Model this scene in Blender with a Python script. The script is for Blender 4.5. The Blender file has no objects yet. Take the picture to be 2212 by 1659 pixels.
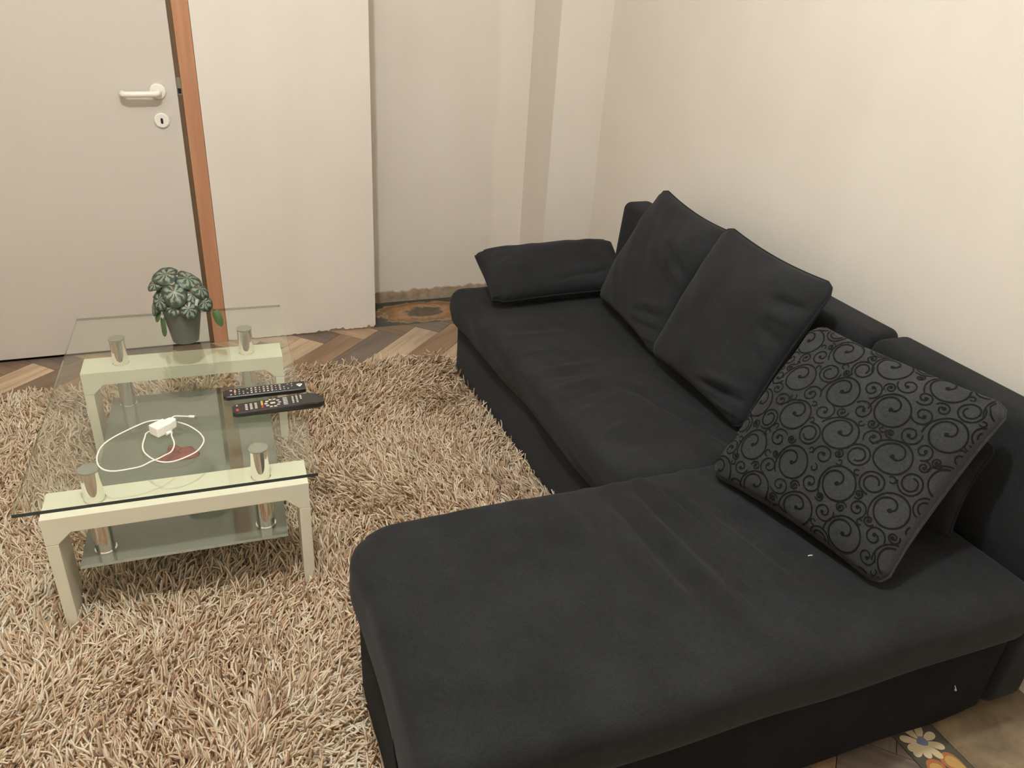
import bpy, math, random
import numpy as np
from mathutils import Vector, Matrix

random.seed(7)
rng = np.random.default_rng(11)
scn = bpy.context.scene
col = scn.collection

# ------------------------------------------------------------------ camera
F_PX, PITCH, ROLL, YAW, CAM_H = 1686.07, 0.484287, 0.068322, 0.399639, 1.45
cp, sp, cy_, sy_ = math.cos(PITCH), math.sin(PITCH), math.cos(YAW), math.sin(YAW)
fw = Vector((sy_ * cp, cy_ * cp, -sp))
rt0 = Vector((cy_, -sy_, 0))
up0 = rt0.cross(fw)
rt = math.cos(ROLL) * rt0 + math.sin(ROLL) * up0
up = -math.sin(ROLL) * rt0 + math.cos(ROLL) * up0
cam_d = bpy.data.cameras.new('camera')
cam_d.sensor_width = 36.0
cam_d.lens = 36.0 * F_PX / 2212.0
cam_d.clip_start = 0.02
cam = bpy.data.objects.new('camera', cam_d)
cam.matrix_world = Matrix(((rt.x, up.x, -fw.x, 0), (rt.y, up.y, -fw.y, 0), (rt.z, up.z, -fw.z, CAM_H), (0, 0, 0, 1)))
col.objects.link(cam)
scn.camera = cam

# ------------------------------------------------------------------ world, light level
w = bpy.data.worlds.new('world')
scn.world = w
w.use_nodes = True
w.node_tree.nodes['Background'].inputs[0].default_value = (0.02, 0.02, 0.025, 1)
w.node_tree.nodes['Background'].inputs[1].default_value = 0.3
scn.view_settings.view_transform = 'Standard'
scn.view_settings.look = 'None'
scn.view_settings.gamma = 1.0
scn.view_settings.exposure = 0.0
scn.view_settings.use_curve_mapping = False
LAMP_POS = (-0.03, 0.80)
LAMP_STRENGTH = 1140.0
LAMP_COLOR = (0.985, 1.0, 0.985)
CEIL = 3.20

# ------------------------------------------------------------------ helpers
def sl(c):
    def f(v):
        v /= 255.0
        return v / 12.92 if v <= 0.04045 else ((v + 0.055) / 1.055) ** 2.4
    return (f(c[0]), f(c[1]), f(c[2]), 1.0)


class NT:
    """small node tree helper"""
    def __init__(self, name):
        self.m = bpy.data.materials.new(name)
        self.m.use_nodes = True
        self.t = self.m.node_tree
        self.n = self.t.nodes
        self.b = self.n['Principled BSDF']
        self.out = self.n['Material Output']

    def add(self, typ, **kw):
        nd = self.n.new(typ)
        for k, v in kw.items():
            setattr(nd, k, v)
        return nd

    def link(self, a, b):
        self.t.links.new(a, b)

    def math(self, op, a, b=None, c=None, clamp=False):
        nd = self.add('ShaderNodeMath', operation=op)
        nd.use_clamp = clamp
        for i, v in enumerate((a, b, c)):
            if v is None:
                continue
            if isinstance(v, (int, float)):
                nd.inputs[i].default_value = v
            else:
                self.link(v, nd.inputs[i])
        return nd.outputs[0]

    def noise(self, vec, scale, detail=3.0, rough=0.5, dist=0.0):
        nd = self.add('ShaderNodeTexNoise')
        nd.inputs['Scale'].default_value = scale
        nd.inputs['Detail'].default_value = detail
        nd.inputs['Roughness'].default_value = rough
        nd.inputs['Distortion'].default_value = dist
        if vec is not None:
            self.link(vec, nd.inputs['Vector'])
        return nd.outputs['Fac']

    def coords(self, kind='Object'):
        return self.add('ShaderNodeTexCoord').outputs[kind]

    def scaled(self, vec, s):
        nd = self.add('ShaderNodeMapping')
        nd.inputs['Scale'].default_value = s
        self.link(vec, nd.inputs['Vector'])
        return nd.outputs[0]

    def ramp(self, fac, stops, interp='LINEAR'):
        nd = self.add('ShaderNodeValToRGB')
        nd.color_ramp.interpolation = interp
        el = nd.color_ramp.elements
        while len(el) < len(stops):
            el.new(0.5)
        for e, (p, c) in zip(el, stops):
            e.position = p
            e.color = c
        self.link(fac, nd.inputs[0])
        return nd.outputs[0]

    def mix(self, fac, a, b, blend='MIX'):
        nd = self.add('ShaderNodeMix', data_type='RGBA', blend_type=blend)
        for i, v in ((0, fac), (6, a), (7, b)):
            if isinstance(v, (int, float)):
                nd.inputs[i].default_value = v
            elif isinstance(v, tuple):
                nd.inputs[i].default_value = v
            else:
                self.link(v, nd.inputs[i])
        return nd.outputs[2]

    def bump(self, h, strength, dist):
        nd = self.add('ShaderNodeBump')
        nd.inputs['Strength'].default_value = strength
        nd.inputs['Distance'].default_value = dist
        self.link(h, nd.inputs['Height'])
        self.link(nd.outputs[0], self.b.inputs['Normal'])
        return nd

    def set(self, color=None, rough=None, metal=None, **kw):
        if color is not None:
            if isinstance(color, tuple):
                self.b.inputs['Base Color'].default_value = color
            else:
                self.link(color, self.b.inputs['Base Color'])
        if rough is not None:
            self.b.inputs['Roughness'].default_value = rough
        if metal is not None:
            self.b.inputs['Metallic'].default_value = metal
        for k, v in kw.items():
            self.b.inputs[k.replace('_', ' ')].default_value = v
        return self.m


def simple(name, color, rough=0.5, metal=0.0, **kw):
    return NT(name).set(color, rough, metal, **kw)


def mesh(name, verts, faces, smooth=False):
    me = bpy.data.meshes.new(name)
    me.from_pydata([tuple(v) for v in verts], [], [tuple(f) for f in faces])
    if smooth:
        me.polygons.foreach_set('use_smooth', [True] * len(me.polygons))
    me.update()
    return me


def link(name, me, mat=None, parent=None, loc=None, rot=None):
    o = bpy.data.objects.new(name, me)
    if mat is not None and me is not None and not me.materials:
        me.materials.append(mat)
    col.objects.link(o)
    if parent is not None:
        o.parent = parent
    if loc is not None:
        o.location = loc
    if rot is not None:
        o.rotation_euler = rot
    return o


def empty(name, loc=(0, 0, 0), rz=0.0):
    o = bpy.data.objects.new(name, None)
    o.empty_display_size = 0.1
    o.location = loc
    o.rotation_euler = (0, 0, rz)
    col.objects.link(o)
    return o


def tag(o, label=None, cat=None, group=None, kind=None):
    if label:
        o['label'] = label
    if cat:
        o['category'] = cat
    if group:
        o['group'] = group
    if kind:
        o['kind'] = kind
    return o


class MB:
    """collects simple shapes into one mesh"""
    def __init__(self):
        self.v, self.f = [], []

    def add(self, v, f):
        n = len(self.v)
        self.v += [tuple(p) for p in v]
        self.f += [tuple(i + n for i in q) for q in f]
        return self

    def box(self, x0, x1, y0, y1, z0, z1):
        return self.add([(x0, y0, z0), (x1, y0, z0), (x1, y1, z0), (x0, y1, z0), (x0, y0, z1), (x1, y0, z1), (x1, y1, z1), (x0, y1, z1)],
                        [(0, 3, 2, 1), (4, 5, 6, 7), (0, 1, 5, 4), (1, 2, 6, 5), (2, 3, 7, 6), (3, 0, 4, 7)])

    def prism(self, pts, z0, z1):
        n = len(pts)
        v = [(p[0], p[1], z0) for p in pts] + [(p[0], p[1], z1) for p in pts]
        f = [tuple(range(n - 1, -1, -1)), tuple(range(n, 2 * n))]
        f += [(i, (i + 1) % n, n + (i + 1) % n, n + i) for i in range(n)]
        return self.add(v, f)

    def lathe(self, prof, n=32, cx=0, cy=0, cap=True):
        v, f = [], []
        for (r, z) in prof:
            for k in range(n):
                a = 2 * math.pi * k / n
                v.append((cx + r * math.cos(a), cy + r * math.sin(a), z))
        m = len(prof)
        for j in range(m - 1):
            for k in range(n):
                k2 = (k + 1) % n
                f.append((j * n + k, j * n + k2, (j + 1) * n + k2, (j + 1) * n + k))
        if cap:
            f.append(tuple(range(n - 1, -1, -1)))
            f.append(tuple((m - 1) * n + k for k in range(n)))
        return self.add(v, f)

    def tube(self, pts, r, n=8, cap=True):
        pts = [Vector(p) for p in pts]
        rs = r if isinstance(r, (list, tuple)) else [r] * len(pts)
        v, f = [], []
        prev = None
        for i, p in enumerate(pts):
            t = (pts[min(i + 1, len(pts) - 1)] - pts[max(i - 1, 0)]).normalized()
            if prev is None:
                a = Vector((0, 0, 1)) if abs(t.z) < 0.9 else Vector((1, 0, 0))
                u = t.cross(a).normalized()
            else:
                u = (prev - prev.dot(t) * t).normalized()
            prev = u
            q = t.cross(u)
            for k in range(n):
                a = 2 * math.pi * k / n
                v.append(p + rs[i] * (math.cos(a) * u + math.sin(a) * q))
        for i in range(len(pts) - 1):
            for k in range(n):
                k2 = (k + 1) % n
                f.append((i * n + k, i * n + k2, (i + 1) * n + k2, (i + 1) * n + k))
        if cap:
            f.append(tuple(range(n - 1, -1, -1)))
            f.append(tuple((len(pts) - 1) * n + k for k in range(n)))
        return self.add(v, f)

    def build(self, name, mat, parent=None, smooth=False, loc=None, rot=None, bevel=0.0, off=None):
        v = self.v
        if off is not None:
            v = [(p[0] - off[0], p[1] - off[1], p[2] - off[2]) for p in v]
        me_ = mesh(name, v, self.f, smooth)
        if smooth:
            me_.set_sharp_from_angle(angle=math.radians(42))
        o = link(name, me_, mat, parent, loc, rot)
        if bevel > 0:
            b = o.modifiers.new('bevel', 'BEVEL')
            b.width = bevel
            b.segments = 2
            b.limit_method = 'ANGLE'
            b.angle_limit = math.radians(40)
        return o


def spline(pts, n=6):
    """Catmull-Rom through points"""
    P = [np.array(p, float) for p in pts]
    P = [2 * P[0] - P[1]] + P + [2 * P[-1] - P[-2]]
    out = []
    for i in range(1, len(P) - 2):
        for k in range(n):
            t = k / n
            out.append(0.5 * ((2 * P[i]) + (-P[i - 1] + P[i + 1]) * t + (2 * P[i - 1] - 5 * P[i] + 4 * P[i + 1] - P[i + 2]) * t * t
                              + (-P[i - 1] + 3 * P[i] - 3 * P[i + 1] + P[i + 2]) * t ** 3))
    out.append(P[-2])
    return [tuple(p) for p in out]


def wav(seed, scale, n=9):
    """smooth pseudo noise of two coordinates, about -1..1"""
    r = np.random.default_rng(seed)
    k = r.normal(0, 1, (n, 2)) * scale
    ph = r.uniform(0, 6.28, n)
    def f(x, y):
        s = 0
        for i in range(n):
            s = s + np.sin(k[i, 0] * x + k[i, 1] * y + ph[i])
        return s / n ** 0.5 / 1.2
    return f


# ------------------------------------------------------------------ materials
def make_wall(name, c1, c2, mask=None):
    t = NT(name)
    co = t.coords()
    n1 = t.noise(co, 1.3, 4, 0.55)
    n2 = t.noise(t.scaled(co, (5, 5, 0.7)), 1.0, 3)
    f = t.math('ADD', t.math('MULTIPLY', n1, 0.6), t.math('MULTIPLY', n2, 0.4))
    c = t.ramp(f, [(0.36, c1), (0.62, c2)])
    if mask is not None:
        c = mask(t, c, co)
    t.set(c, 0.72, Specular_IOR_Level=0.25)
    t.bump(t.noise(co, 60, 4, 0.6), 0.12, 0.004)
    return t.m


WALL_A, WALL_B = (0.715, 0.655, 0.575, 1), (0.765, 0.71, 0.635, 1)
M_wall = make_wall('wall_paint', WALL_A, WALL_B)


def recess_bounce(t, c, co):  # band near the corner brightened: bounce light put into the paint
    sp_ = t.add('ShaderNodeSeparateXYZ')
    t.link(co, sp_.inputs[0])
    wob = t.math('MULTIPLY', t.math('SUBTRACT', t.noise(co, 3.0), 0.5), 0.05)
    x = t.math('ADD', sp_.outputs[0], wob)
    m = t.add('ShaderNodeMapRange')
    m.inputs[1].default_value = 1.29
    m.inputs[2].default_value = 1.32
    t.link(x, m.inputs[0])
    return t.mix(m.outputs[0], t.mix(1.0, c, (0.97, 0.965, 0.96, 1), 'MULTIPLY'), t.mix(1.0, c, (1.04, 1.035, 1.02, 1), 'MULTIPLY'))


M_wall_recess = make_wall('wall_paint_bounce', WALL_A, WALL_B, recess_bounce)
M_ceiling = simple('ceiling_paint', (0.86, 0.84, 0.80, 1), 0.85)
t = NT('bare_plaster')
co = t.coords()
M_plaster = t.set(t.ramp(t.noise(co, 25, 4), [(0.3, sl((140, 122, 102))), (0.7, sl((178, 160, 138)))]), 0.9)
M_door = simple('door_laminate', (0.61, 0.56, 0.495, 1), 0.45, Specular_IOR_Level=0.3)
t = NT('frame_wood')
co = t.coords()
g = t.noise(t.scaled(co, (30, 30, 1.6)), 1.0, 5, 0.6)
M_frame = t.set(t.ramp(g, [(0.3, sl((170, 118, 86))), (0.7, sl((192, 140, 106)))]), 0.6)
M_groove_shade = simple('groove_shade', sl((112, 88, 62)), 0.7)  # darker than the frame wood: the groove's shadow put into its colour
M_white_plastic = simple('white_plastic', (0.84, 0.80, 0.72, 1), 0.35)
M_black = simple('black_void', (0.006, 0.006, 0.006, 1), 0.8)
M_cap = simple('grey_cap', (0.40, 0.40, 0.37, 1), 0.25, 0.6)
M_steel = simple('dull_steel', (0.35, 0.33, 0.30, 1), 0.4, 1.0)
M_chrome = simple('chrome', (0.86, 0.84, 0.80, 1), 0.06, 1.0)


def make_plank_mat():
    t = NT('printed_wood')
    co = t.coords()
    oi = t.add('ShaderNodeObjectInfo')
    add = t.add('ShaderNodeVectorMath', operation='ADD')
    t.link(co, add.inputs[0])
    rr = t.math('MULTIPLY', oi.outputs['Random'], 17.0)
    cmb = t.add('ShaderNodeCombineXYZ')
    for i in range(3):
        t.link(rr, cmb.inputs[i])
    t.link(cmb.outputs[0], add.inputs[1])
    g1 = t.noise(t.scaled(add.outputs[0], (2.2, 34, 5)), 1.0, 5, 0.6, 0.6)
    g2 = t.noise(t.scaled(add.outputs[0], (1.4, 9, 3)), 1.0, 3, 0.5, 1.4)
    f = t.math('ADD', t.math('MULTIPLY', g1, 0.55), t.math('MULTIPLY', g2, 0.45))
    sh = t.ramp(f, [(0.30, (0.52, 0.50, 0.49, 1)), (0.48, (0.95, 0.94, 0.92, 1)), (0.68, (1.30, 1.26, 1.20, 1))])
    c = t.mix(1.0, oi.outputs['Color'], sh, 'MULTIPLY')
    t.set(c, 0.42, Specular_IOR_Level=0.4)
    return t.m


M_plank = make_plank_mat()
M_joint = simple('floor_joint', sl((62, 50, 42)), 0.8)
t = NT('stone_tile')
co = t.coords()
c = t.ramp(t.noise(co, 9, 6, 0.65, 0.8), [(0.3, sl((96, 82, 64))), (0.55, sl((132, 114, 90))), (0.75, sl((158, 142, 108)))])
M_stone = t.set(c, 0.4)


def make_medallion():
    t = NT('printed_medallion')
    co = t.coords()
    d = None
    for (px, py, sx, sy) in ((0.93, 3.335, 0.62, 1.25), (1.40, 3.335, 0.62, 1.25)):
        mp = t.add('ShaderNodeMapping')
        mp.inputs['Location'].default_value = (-px * sx, -py * sy, 0)
        mp.inputs['Scale'].default_value = (sx, sy, 0)
        t.link(co, mp.inputs['Vector'])
        ln = t.add('ShaderNodeVectorMath', operation='LENGTH')
        t.link(mp.outputs[0], ln.inputs[0])
        d = ln.outputs['Value'] if d is None else t.math('MINIMUM', d, ln.outputs['Value'])
    d = t.math('ADD', d, t.math('MULTIPLY', t.math('SUBTRACT', t.noise(co, 13, 5, 0.6), 0.5), 0.16))
    c = t.ramp(t.math('MULTIPLY', d, 4.5), [
        (0.0, sl((96, 80, 58))), (0.25, sl((88, 84, 70))), (0.34, sl((176, 142, 104))), (0.46, sl((160, 112, 76))),
        (0.56, sl((120, 96, 66))), (0.64, sl((168, 140, 104))), (0.68, sl((70, 74, 66))), (0.9, sl((62, 70, 66))), (1.0, sl((104, 96, 78)))])
    n = t.noise(co, 40, 5, 0.7)
    c = t.mix(0.6, c, t.ramp(n, [(0.35, (0.35, 0.33, 0.3, 1)), (0.65, (1.1, 1.05, 1.0, 1))]), 'MULTIPLY')
    return t.set(c, 0.4)


M_medal = make_medallion()
M_tile_dark = simple('tile_dark', sl((84, 80, 70)), 0.4)
M_cream = simple('tile_cream', sl((206, 188, 152)), 0.4)
M_blue = simple('tile_blue', sl((112, 122, 150)), 0.4)
M_orange = simple('tile_orange', sl((170, 108, 70)), 0.4)
M_ochre = simple('tile_ochre', sl((188, 150, 90)), 0.4)


def make_fabric(name, c, fine=1.0, blotch=0.25, spec=0.16, sheen=0.05):
    t = NT(name)
    co = t.coords()
    n1 = t.noise(co, 5, 4, 0.6)
    base = t.ramp(n1, [(0.3, tuple(v * (1 - blotch) for v in c[:3]) + (1,)), (0.7, tuple(v * (1 + blotch) for v in c[:3]) + (1,))])
    ha = t.noise(t.scaled(co, (520 * fine, 90 * fine, 520 * fine)), 1.0, 2)
    hb = t.noise(t.scaled(co, (90 * fine, 520 * fine, 150 * fine)), 1.0, 2)
    h2 = t.math('ADD', t.math('MULTIPLY', ha, 0.6), t.math('MULTIPLY', hb, 0.6))
    c2 = t.mix(0.5, base, t.ramp(h2, [(0.38, (0.35, 0.35, 0.35, 1)), (0.82, (1.65, 1.65, 1.65, 1))]), 'MULTIPLY')
    t.set(c2, 0.92, Specular_IOR_Level=spec, Sheen_Weight=sheen, Sheen_Roughness=0.5)
    t.bump(h2, 0.4, 0.0015)
    return t.m


M_fab = make_fabric('charcoal_weave', (0.0150, 0.0156, 0.0170, 1))
M_fab_shade = make_fabric('charcoal_weave_shaded', (0.0085, 0.0086, 0.0092, 1), spec=0.08, sheen=0.02)  # darker copy of the sofa weave: shade of the chaise base in its colour
M_fab_pillow = make_fabric('charcoal_pillow_weave', (0.0170, 0.0175, 0.0190, 1), 1.2)
M_fab_scroll = make_fabric('grey_scroll_weave', (0.031, 0.0315, 0.033, 1), 1.2)
M_thread = simple('black_thread', (0.0045, 0.0043, 0.0043, 1), 0.85, Specular_IOR_Level=0.2)
M_foot = simple('black_foot', (0.01, 0.01, 0.01, 1), 0.6)
M_lint = simple('white_lint', (0.6, 0.58, 0.55, 1), 0.9)


def make_glass(name, tint, rim=False):
    t = NT(name)
    lw = t.add('ShaderNodeLayerWeight')
    lw.inputs['Blend'].default_value = 0.5
    p5 = t.math('POWER', lw.outputs['Facing'], 5.0)
    fr = t.math('ADD', t.math('MULTIPLY', p5, 0.95), 0.05)
    tr = t.add('ShaderNodeBsdfTransparent')
    tr.inputs[0].default_value = tint
    gl = t.add('ShaderNodeBsdfGlossy')
    gl.inputs['Roughness'].default_value = 0.02
    gl.inputs['Color'].default_value = (1, 1, 1, 1)
    mx = t.add('ShaderNodeMixShader')
    t.link(fr, mx.inputs[0])
    t.link(tr.outputs[0], mx.inputs[1])
    t.link(gl.outputs[0], mx.inputs[2])
    t.link(mx.outputs[0], t.out.inputs['Surface'])
    return t.m


M_glass = make_glass('clear_glass', (0.945, 0.965, 0.93, 1))
M_glass_edge_shaded = simple('glass_edge_shaded', (0.03, 0.042, 0.045, 1), 0.12, Specular_IOR_Level=0.7)  # same glass as the other edges, darkened to imitate internal reflection
M_glass_edge_lit = make_glass('glass_edge_lit', (0.50, 0.55, 0.50, 1))  # paler copy of the edge for the sides that look lit
t = NT('frosted_glass')
lw = t.add('ShaderNodeLayerWeight')
lw.inputs['Blend'].default_value = 0.5
fr = t.math('ADD', t.math('MULTIPLY', t.math('POWER', lw.outputs['Facing'], 5.0), 0.9), 0.15)
df = t.add('ShaderNodeBsdfDiffuse')
df.inputs[0].default_value = (0.31, 0.325, 0.265, 1)
tl = t.add('ShaderNodeBsdfTranslucent')
tl.inputs[0].default_value = (0.30, 0.32, 0.26, 1)
tr = t.add('ShaderNodeBsdfTransparent')
tr.inputs[0].default_value = (0.80, 0.83, 0.76, 1)
gl = t.add('ShaderNodeBsdfGlossy')
gl.inputs['Roughness'].default_value = 0.05
m1 = t.add('ShaderNodeMixShader')
m1.inputs[0].default_value = 0.35
t.link(df.outputs[0], m1.inputs[1])
t.link(tl.outputs[0], m1.inputs[2])
m2 = t.add('ShaderNodeMixShader')
m2.inputs[0].default_value = 0.16
t.link(m1.outputs[0], m2.inputs[1])
t.link(tr.outputs[0], m2.inputs[2])
m3 = t.add('ShaderNodeMixShader')
t.link(fr, m3.inputs[0])
t.link(m2.outputs[0], m3.inputs[1])
t.link(gl.outputs[0], m3.inputs[2])
t.link(m3.outputs[0], t.out.inputs['Surface'])
M_frost = t.m
M_frost_edge = simple('frosted_edge', (0.42, 0.44, 0.38, 1), 0.3)
M_table = simple('cream_lacquer', (0.79, 0.755, 0.615, 1), 0.32, Specular_IOR_Level=0.4)

# ------------------------------------------------------------------ setting
YB, YR, XR, XL, YF = 3.20, 3.49, 1.697, -1.90, -1.20
PIER0, PIER1 = 0.042, 0.668


def struct(o, label, cat):
    return tag(o, label, cat, kind='structure')


floor = link('floor', None)
bpy.data.objects.remove(floor)
floor = MB().box(XL - 0.1, XR + 0.1, YF - 0.1, YR + 0.15, -0.06, -0.008).build('floor', M_joint)
struct(floor, 'floor of printed herringbone wood planks with patterned tile edges', 'floor')

# herringbone planks, w wide, n*w long, at 45 degrees to the walls
PW, PN = 0.1197, 4
TONES = [sl((190, 166, 138)), sl((142, 114, 90)), sl((112, 99, 89)), sl((168, 142, 116)), sl((124, 103, 85)), sl((184, 162, 138))]
RUG = (-1.35, 0.925, 0.80, 2.825)


def clip(poly, rect):
    x0, x1, y0, y1 = rect
    for (ax, val, s) in ((0, x0, 1), (0, x1, -1), (1, y0, 1), (1, y1, -1)):
        out = []
        for i in range(len(poly)):
            a, b = poly[i], poly[(i + 1) % len(poly)]
            da, db = (a[ax] - val) * s, (b[ax] - val) * s
            if da >= 0:
                out.append(a)
            if (da >= 0) != (db >= 0):
                q = da / (da - db)
                out.append((a[0] + (b[0] - a[0]) * q, a[1] + (b[1] - a[1]) * q))
        poly = out
        if len(poly) < 3:
            return []
    return poly


def inset_rect(p, q, lp, lq, g=0.0009):
    return [(p + g, q + g), (p + lp - g, q + g), (p + lp - g, q + lq - g), (p + g, q + lq - g)]


S2 = math.sqrt(0.5)
# ends of the +45 planks lie on the line Y = 3.172, at X = 0.337 + k * w * sqrt2
OX, OY = 0.337, 3.172
plank_share = {}


def pq_to_w(p, q):
    # plank lattice -> world (units of PW); vertex (PN, 0) maps to (OX, OY)
    p, q = (p - PN) * PW, q * PW
    return (OX + (p - q) * S2, OY + (p + q) * S2)


def visible_outside(pts):
    for (x, y) in pts:
        inrug = RUG[0] + 0.12 < x < RUG[1] + 0.3 and RUG[2] + 0.12 < y < RUG[3] - 0.12
        insofa = (x > 1.0 and 1.0 < y < 2.6) or (x > 0.35 and 0.90 < y < 1.3)
        if not (inrug or insofa):
            return True
    return False


def add_plank(p, q, lp, lq, seed):
    cs = [pq_to_w(*c) for c in inset_rect(p, q, lp, lq, 0.008)]
    ang = math.pi / 4 if lp > lq else 3 * math.pi / 4
    ctr = pq_to_w(p + lp / 2, q + lq / 2)
    ca, sa = math.cos(-ang), math.sin(-ang)
    if not visible_outside(cs):
        return
    for rect in ((XL, 1.293, YF, 3.206), (1.293, XR, 0.95, 3.206)):
        pc = clip(cs, rect)
        if len(pc) < 3:
            continue
        ar = abs(sum(pc[i][0] * pc[(i + 1) % len(pc)][1] - pc[(i + 1) % len(pc)][0] * pc[i][1] for i in range(len(pc)))) / 2
        if ar < 2e-4:
            continue
        full = len(pc) == 4 and ar > 0.97 * 0.984 * 0.996 * PW * PW * PN
        if full and 'full' in plank_share:
            me = plank_share['full']
        else:
            loc = [((x - ctr[0]) * ca - (y - ctr[1]) * sa, (x - ctr[0]) * sa + (y - ctr[1]) * ca) for x, y in pc]
            b = MB().prism(loc, -0.008, 0.0)
            me = mesh('plank', b.v, b.f)
            me.materials.append(M_plank)
            if full:
                plank_share['full'] = me
        o = link('plank', me, None, floor, (ctr[0], ctr[1], 0), (0, 0, ang))
        o.color = TONES[seed % len(TONES)]


tone_rows = {}
for m in range(-6, 4):
    for k in range(-34, 34):
        p0, q0 = k + m * PN, -k + m * PN
        th = random.choice((0, 1, 2, 3, 4, 1, 5, 2))
        tv = random.choice((0, 2, 4, 2, 5, 3))
        if m == 0:
            th = {0: 0, 1: 1, 2: 2, 3: 5, 4: 1, -6: 0, -5: 4, -4: 1, -7: 4}.get(k, th)
            tv = {0: 2, 1: 3, 2: 4, 3: 2, -6: 2, -5: 3, -4: 2, -7: 4}.get(k, tv)
        add_plank(p0, q0 - 1, PN, 1, th)
        add_plank(p0 + PN, q0 - 1, 1, PN, tv)

# printed tiles in the recess
for (x0, x1) in ((PIER1 - 0.02, 1.165), (1.168, 1.47)):
    MB().box(x0, x1, 3.2085, YR + 0.01, -0.008, 0.0).build('printed_tile', M_medal, floor)
# patterned tile and stone tiles by the near end of the sofa
tile = MB().box(1.2955, 1.404, 0.605, 0.945, -0.008, 0.0).build('patterned_tile', M_tile_dark, floor)
tile2 = MB().box(1.2955, 1.404, 0.262, 0.602, -0.008, 0.0).build('patterned_tile', M_tile_dark, floor)
for (y0, y1) in ((0.60, 0.945), (0.25, 0.597), (-0.10, 0.247), (-0.45, -0.103), (-0.80, -0.453), (YF, -0.803)):
    MB().box(1.4065, XR, y0, y1, -0.008, 0.0).build('stone_tile', M_stone, floor)
for (y0, y1) in ((-0.08, 0.259), (-0.43, -0.083), (-0.78, -0.433), (YF, -0.783)):
    MB().box(1.2955, 1.404, y0, y1, -0.008, 0.0).build('stone_tile', M_stone, floor)


def lobe(cx, cy, ang, ln, wd, z=0.0006, n=18):
    pts = []
    for i in range(n):
        a = 2 * math.pi * i / n
        x = math.cos(a)
        wq = wd * (0.30 + 0.70 * ((x + 1) / 2) ** 0.8)
        px, py = (x + 1) / 2 * ln, math.sin(a) * wq
        pts.append((cx + px * math.cos(ang) - py * math.sin(ang), cy + px * math.sin(ang) + py * math.cos(ang)))
    return pts


for (tl_, oy) in ((tile, 0.724), (tile2, 0.38)):
    cx = 1.346
    b = MB()
    for a, ln in ((-148, 0.046), (-112, 0.040), (-75, 0.048), (-35, 0.047), (10, 0.044), (55, 0.044), (100, 0.044), (150, 0.044), (190, 0.042)):
        b.prism(lobe(cx + 0.006 * math.cos(math.radians(a)), oy + 0.006 * math.sin(math.radians(a)), math.radians(a), ln - 0.004, 0.0125), 0.0, 0.0006 + 0.00002 * (a % 7))
    b.build('cream_motif', M_cream, tl_)
    MB().prism(lobe(cx - 0.012, oy, 0, 0.026, 0.016), 0.0, 0.0012).build('blue_motif', M_blue, tl_)
    b = MB()
    c2 = MB()
    for (px, py, a) in ((1.318, oy - 0.075, 60), (1.378, oy - 0.072, 120)):
        b.prism(lobe(px - 0.02 * math.cos(math.radians(a)), py - 0.02 * math.sin(math.radians(a)), math.radians(a), 0.058, 0.027), 0.0, 0.0005)
        c2.prism(lobe(px - 0.016 * math.cos(math.radians(a)), py - 0.016 * math.sin(math.radians(a)), math.radians(a), 0.044, 0.019), 0.0, 0.0008)
    b.build('orange_motif', M_orange, tl_)
    c2.build('ochre_motif', M_ochre, tl_)

# walls
DL = -0.834
b = MB().box(XL - 0.1, DL - 0.075, YB, YB + 0.15, -0.008, CEIL)
b.box(DL - 0.075, PIER0, YB, YB + 0.15, 2.07, CEIL)
struct(b.build('wall_back', M_wall), 'cream painted wall around the white door', 'wall')
# pier with a worn, chipped bottom edge
nx = 60
v, f = [], []
rr_ = np.random.default_rng(3)
for i in range(nx + 1):
    x = PIER0 + (PIER1 - PIER0) * i / nx
    zb = 0.004 + 0.006 * abs(rr_.normal()) * (0.3 + 0.9 * (i / nx) ** 2)
    if 40 < i < 47:
        zb += 0.008
    for (y, z) in ((YB, zb), (YB, 0.03), (YB, CEIL), (YR + 0.14, CEIL), (YR + 0.14, zb)):
        v.append((x, y, z))
for i in range(nx):
    for k in range(5):
        k2 = (k + 1) % 5
        f.append((i * 5 + k, (i + 1) * 5 + k, (i + 1) * 5 + k2, i * 5 + k2))
f.append((4, 3, 2, 1, 0))
f.append(tuple(nx * 5 + k for k in range(5)))
struct(link('wall_pier', mesh('wall_pier', v, f), M_wall), 'cream painted wall pier with chipped plaster at its bottom edge', 'wall')
MB().box(PIER0, PIER1 - 0.004, YB + 0.006, YB + 0.2, 0.0, 0.02).build('bare_plaster', M_plaster, bpy.data.objects['wall_pier'])
X1, Y3 = 1.461, 3.207
struct(MB().box(PIER1 - 0.02, X1 + 0.02, YR, YR + 0.14, 0.0, CEIL).build('wall_recess', M_wall_recess), 'cream painted recess wall behind the sofa end, bounce light painted in near the corner', 'wall')
struct(MB().box(X1, XR + 0.1, Y3, YR + 0.14, 0.0, CEIL).build('wall_corner', M_wall), 'cream wall pier in the corner between the recess and the sofa wall', 'wall')
struct(MB().box(XR, XR + 0.12, YF - 0.1, Y3, -0.008, CEIL).build('wall_right', M_wall), 'plain cream wall behind the dark sofa', 'wall')
struct(MB().box(XL - 0.12, XL, YF - 0.1, YB, -0.008, CEIL).build('wall_left', M_wall), 'plain cream wall across from the sofa', 'wall')
struct(MB().box(XL - 0.1, XR + 0.1, YF - 0.12, YF, -0.008, CEIL).build('wall_front', M_wall), 'plain cream wall facing the door', 'wall')
struct(MB().box(XL - 0.12, XR + 0.12, YF - 0.12, YR + 0.15, CEIL, CEIL + 0.1).build('ceiling', M_ceiling), 'off white painted ceiling', 'ceiling')
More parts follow.
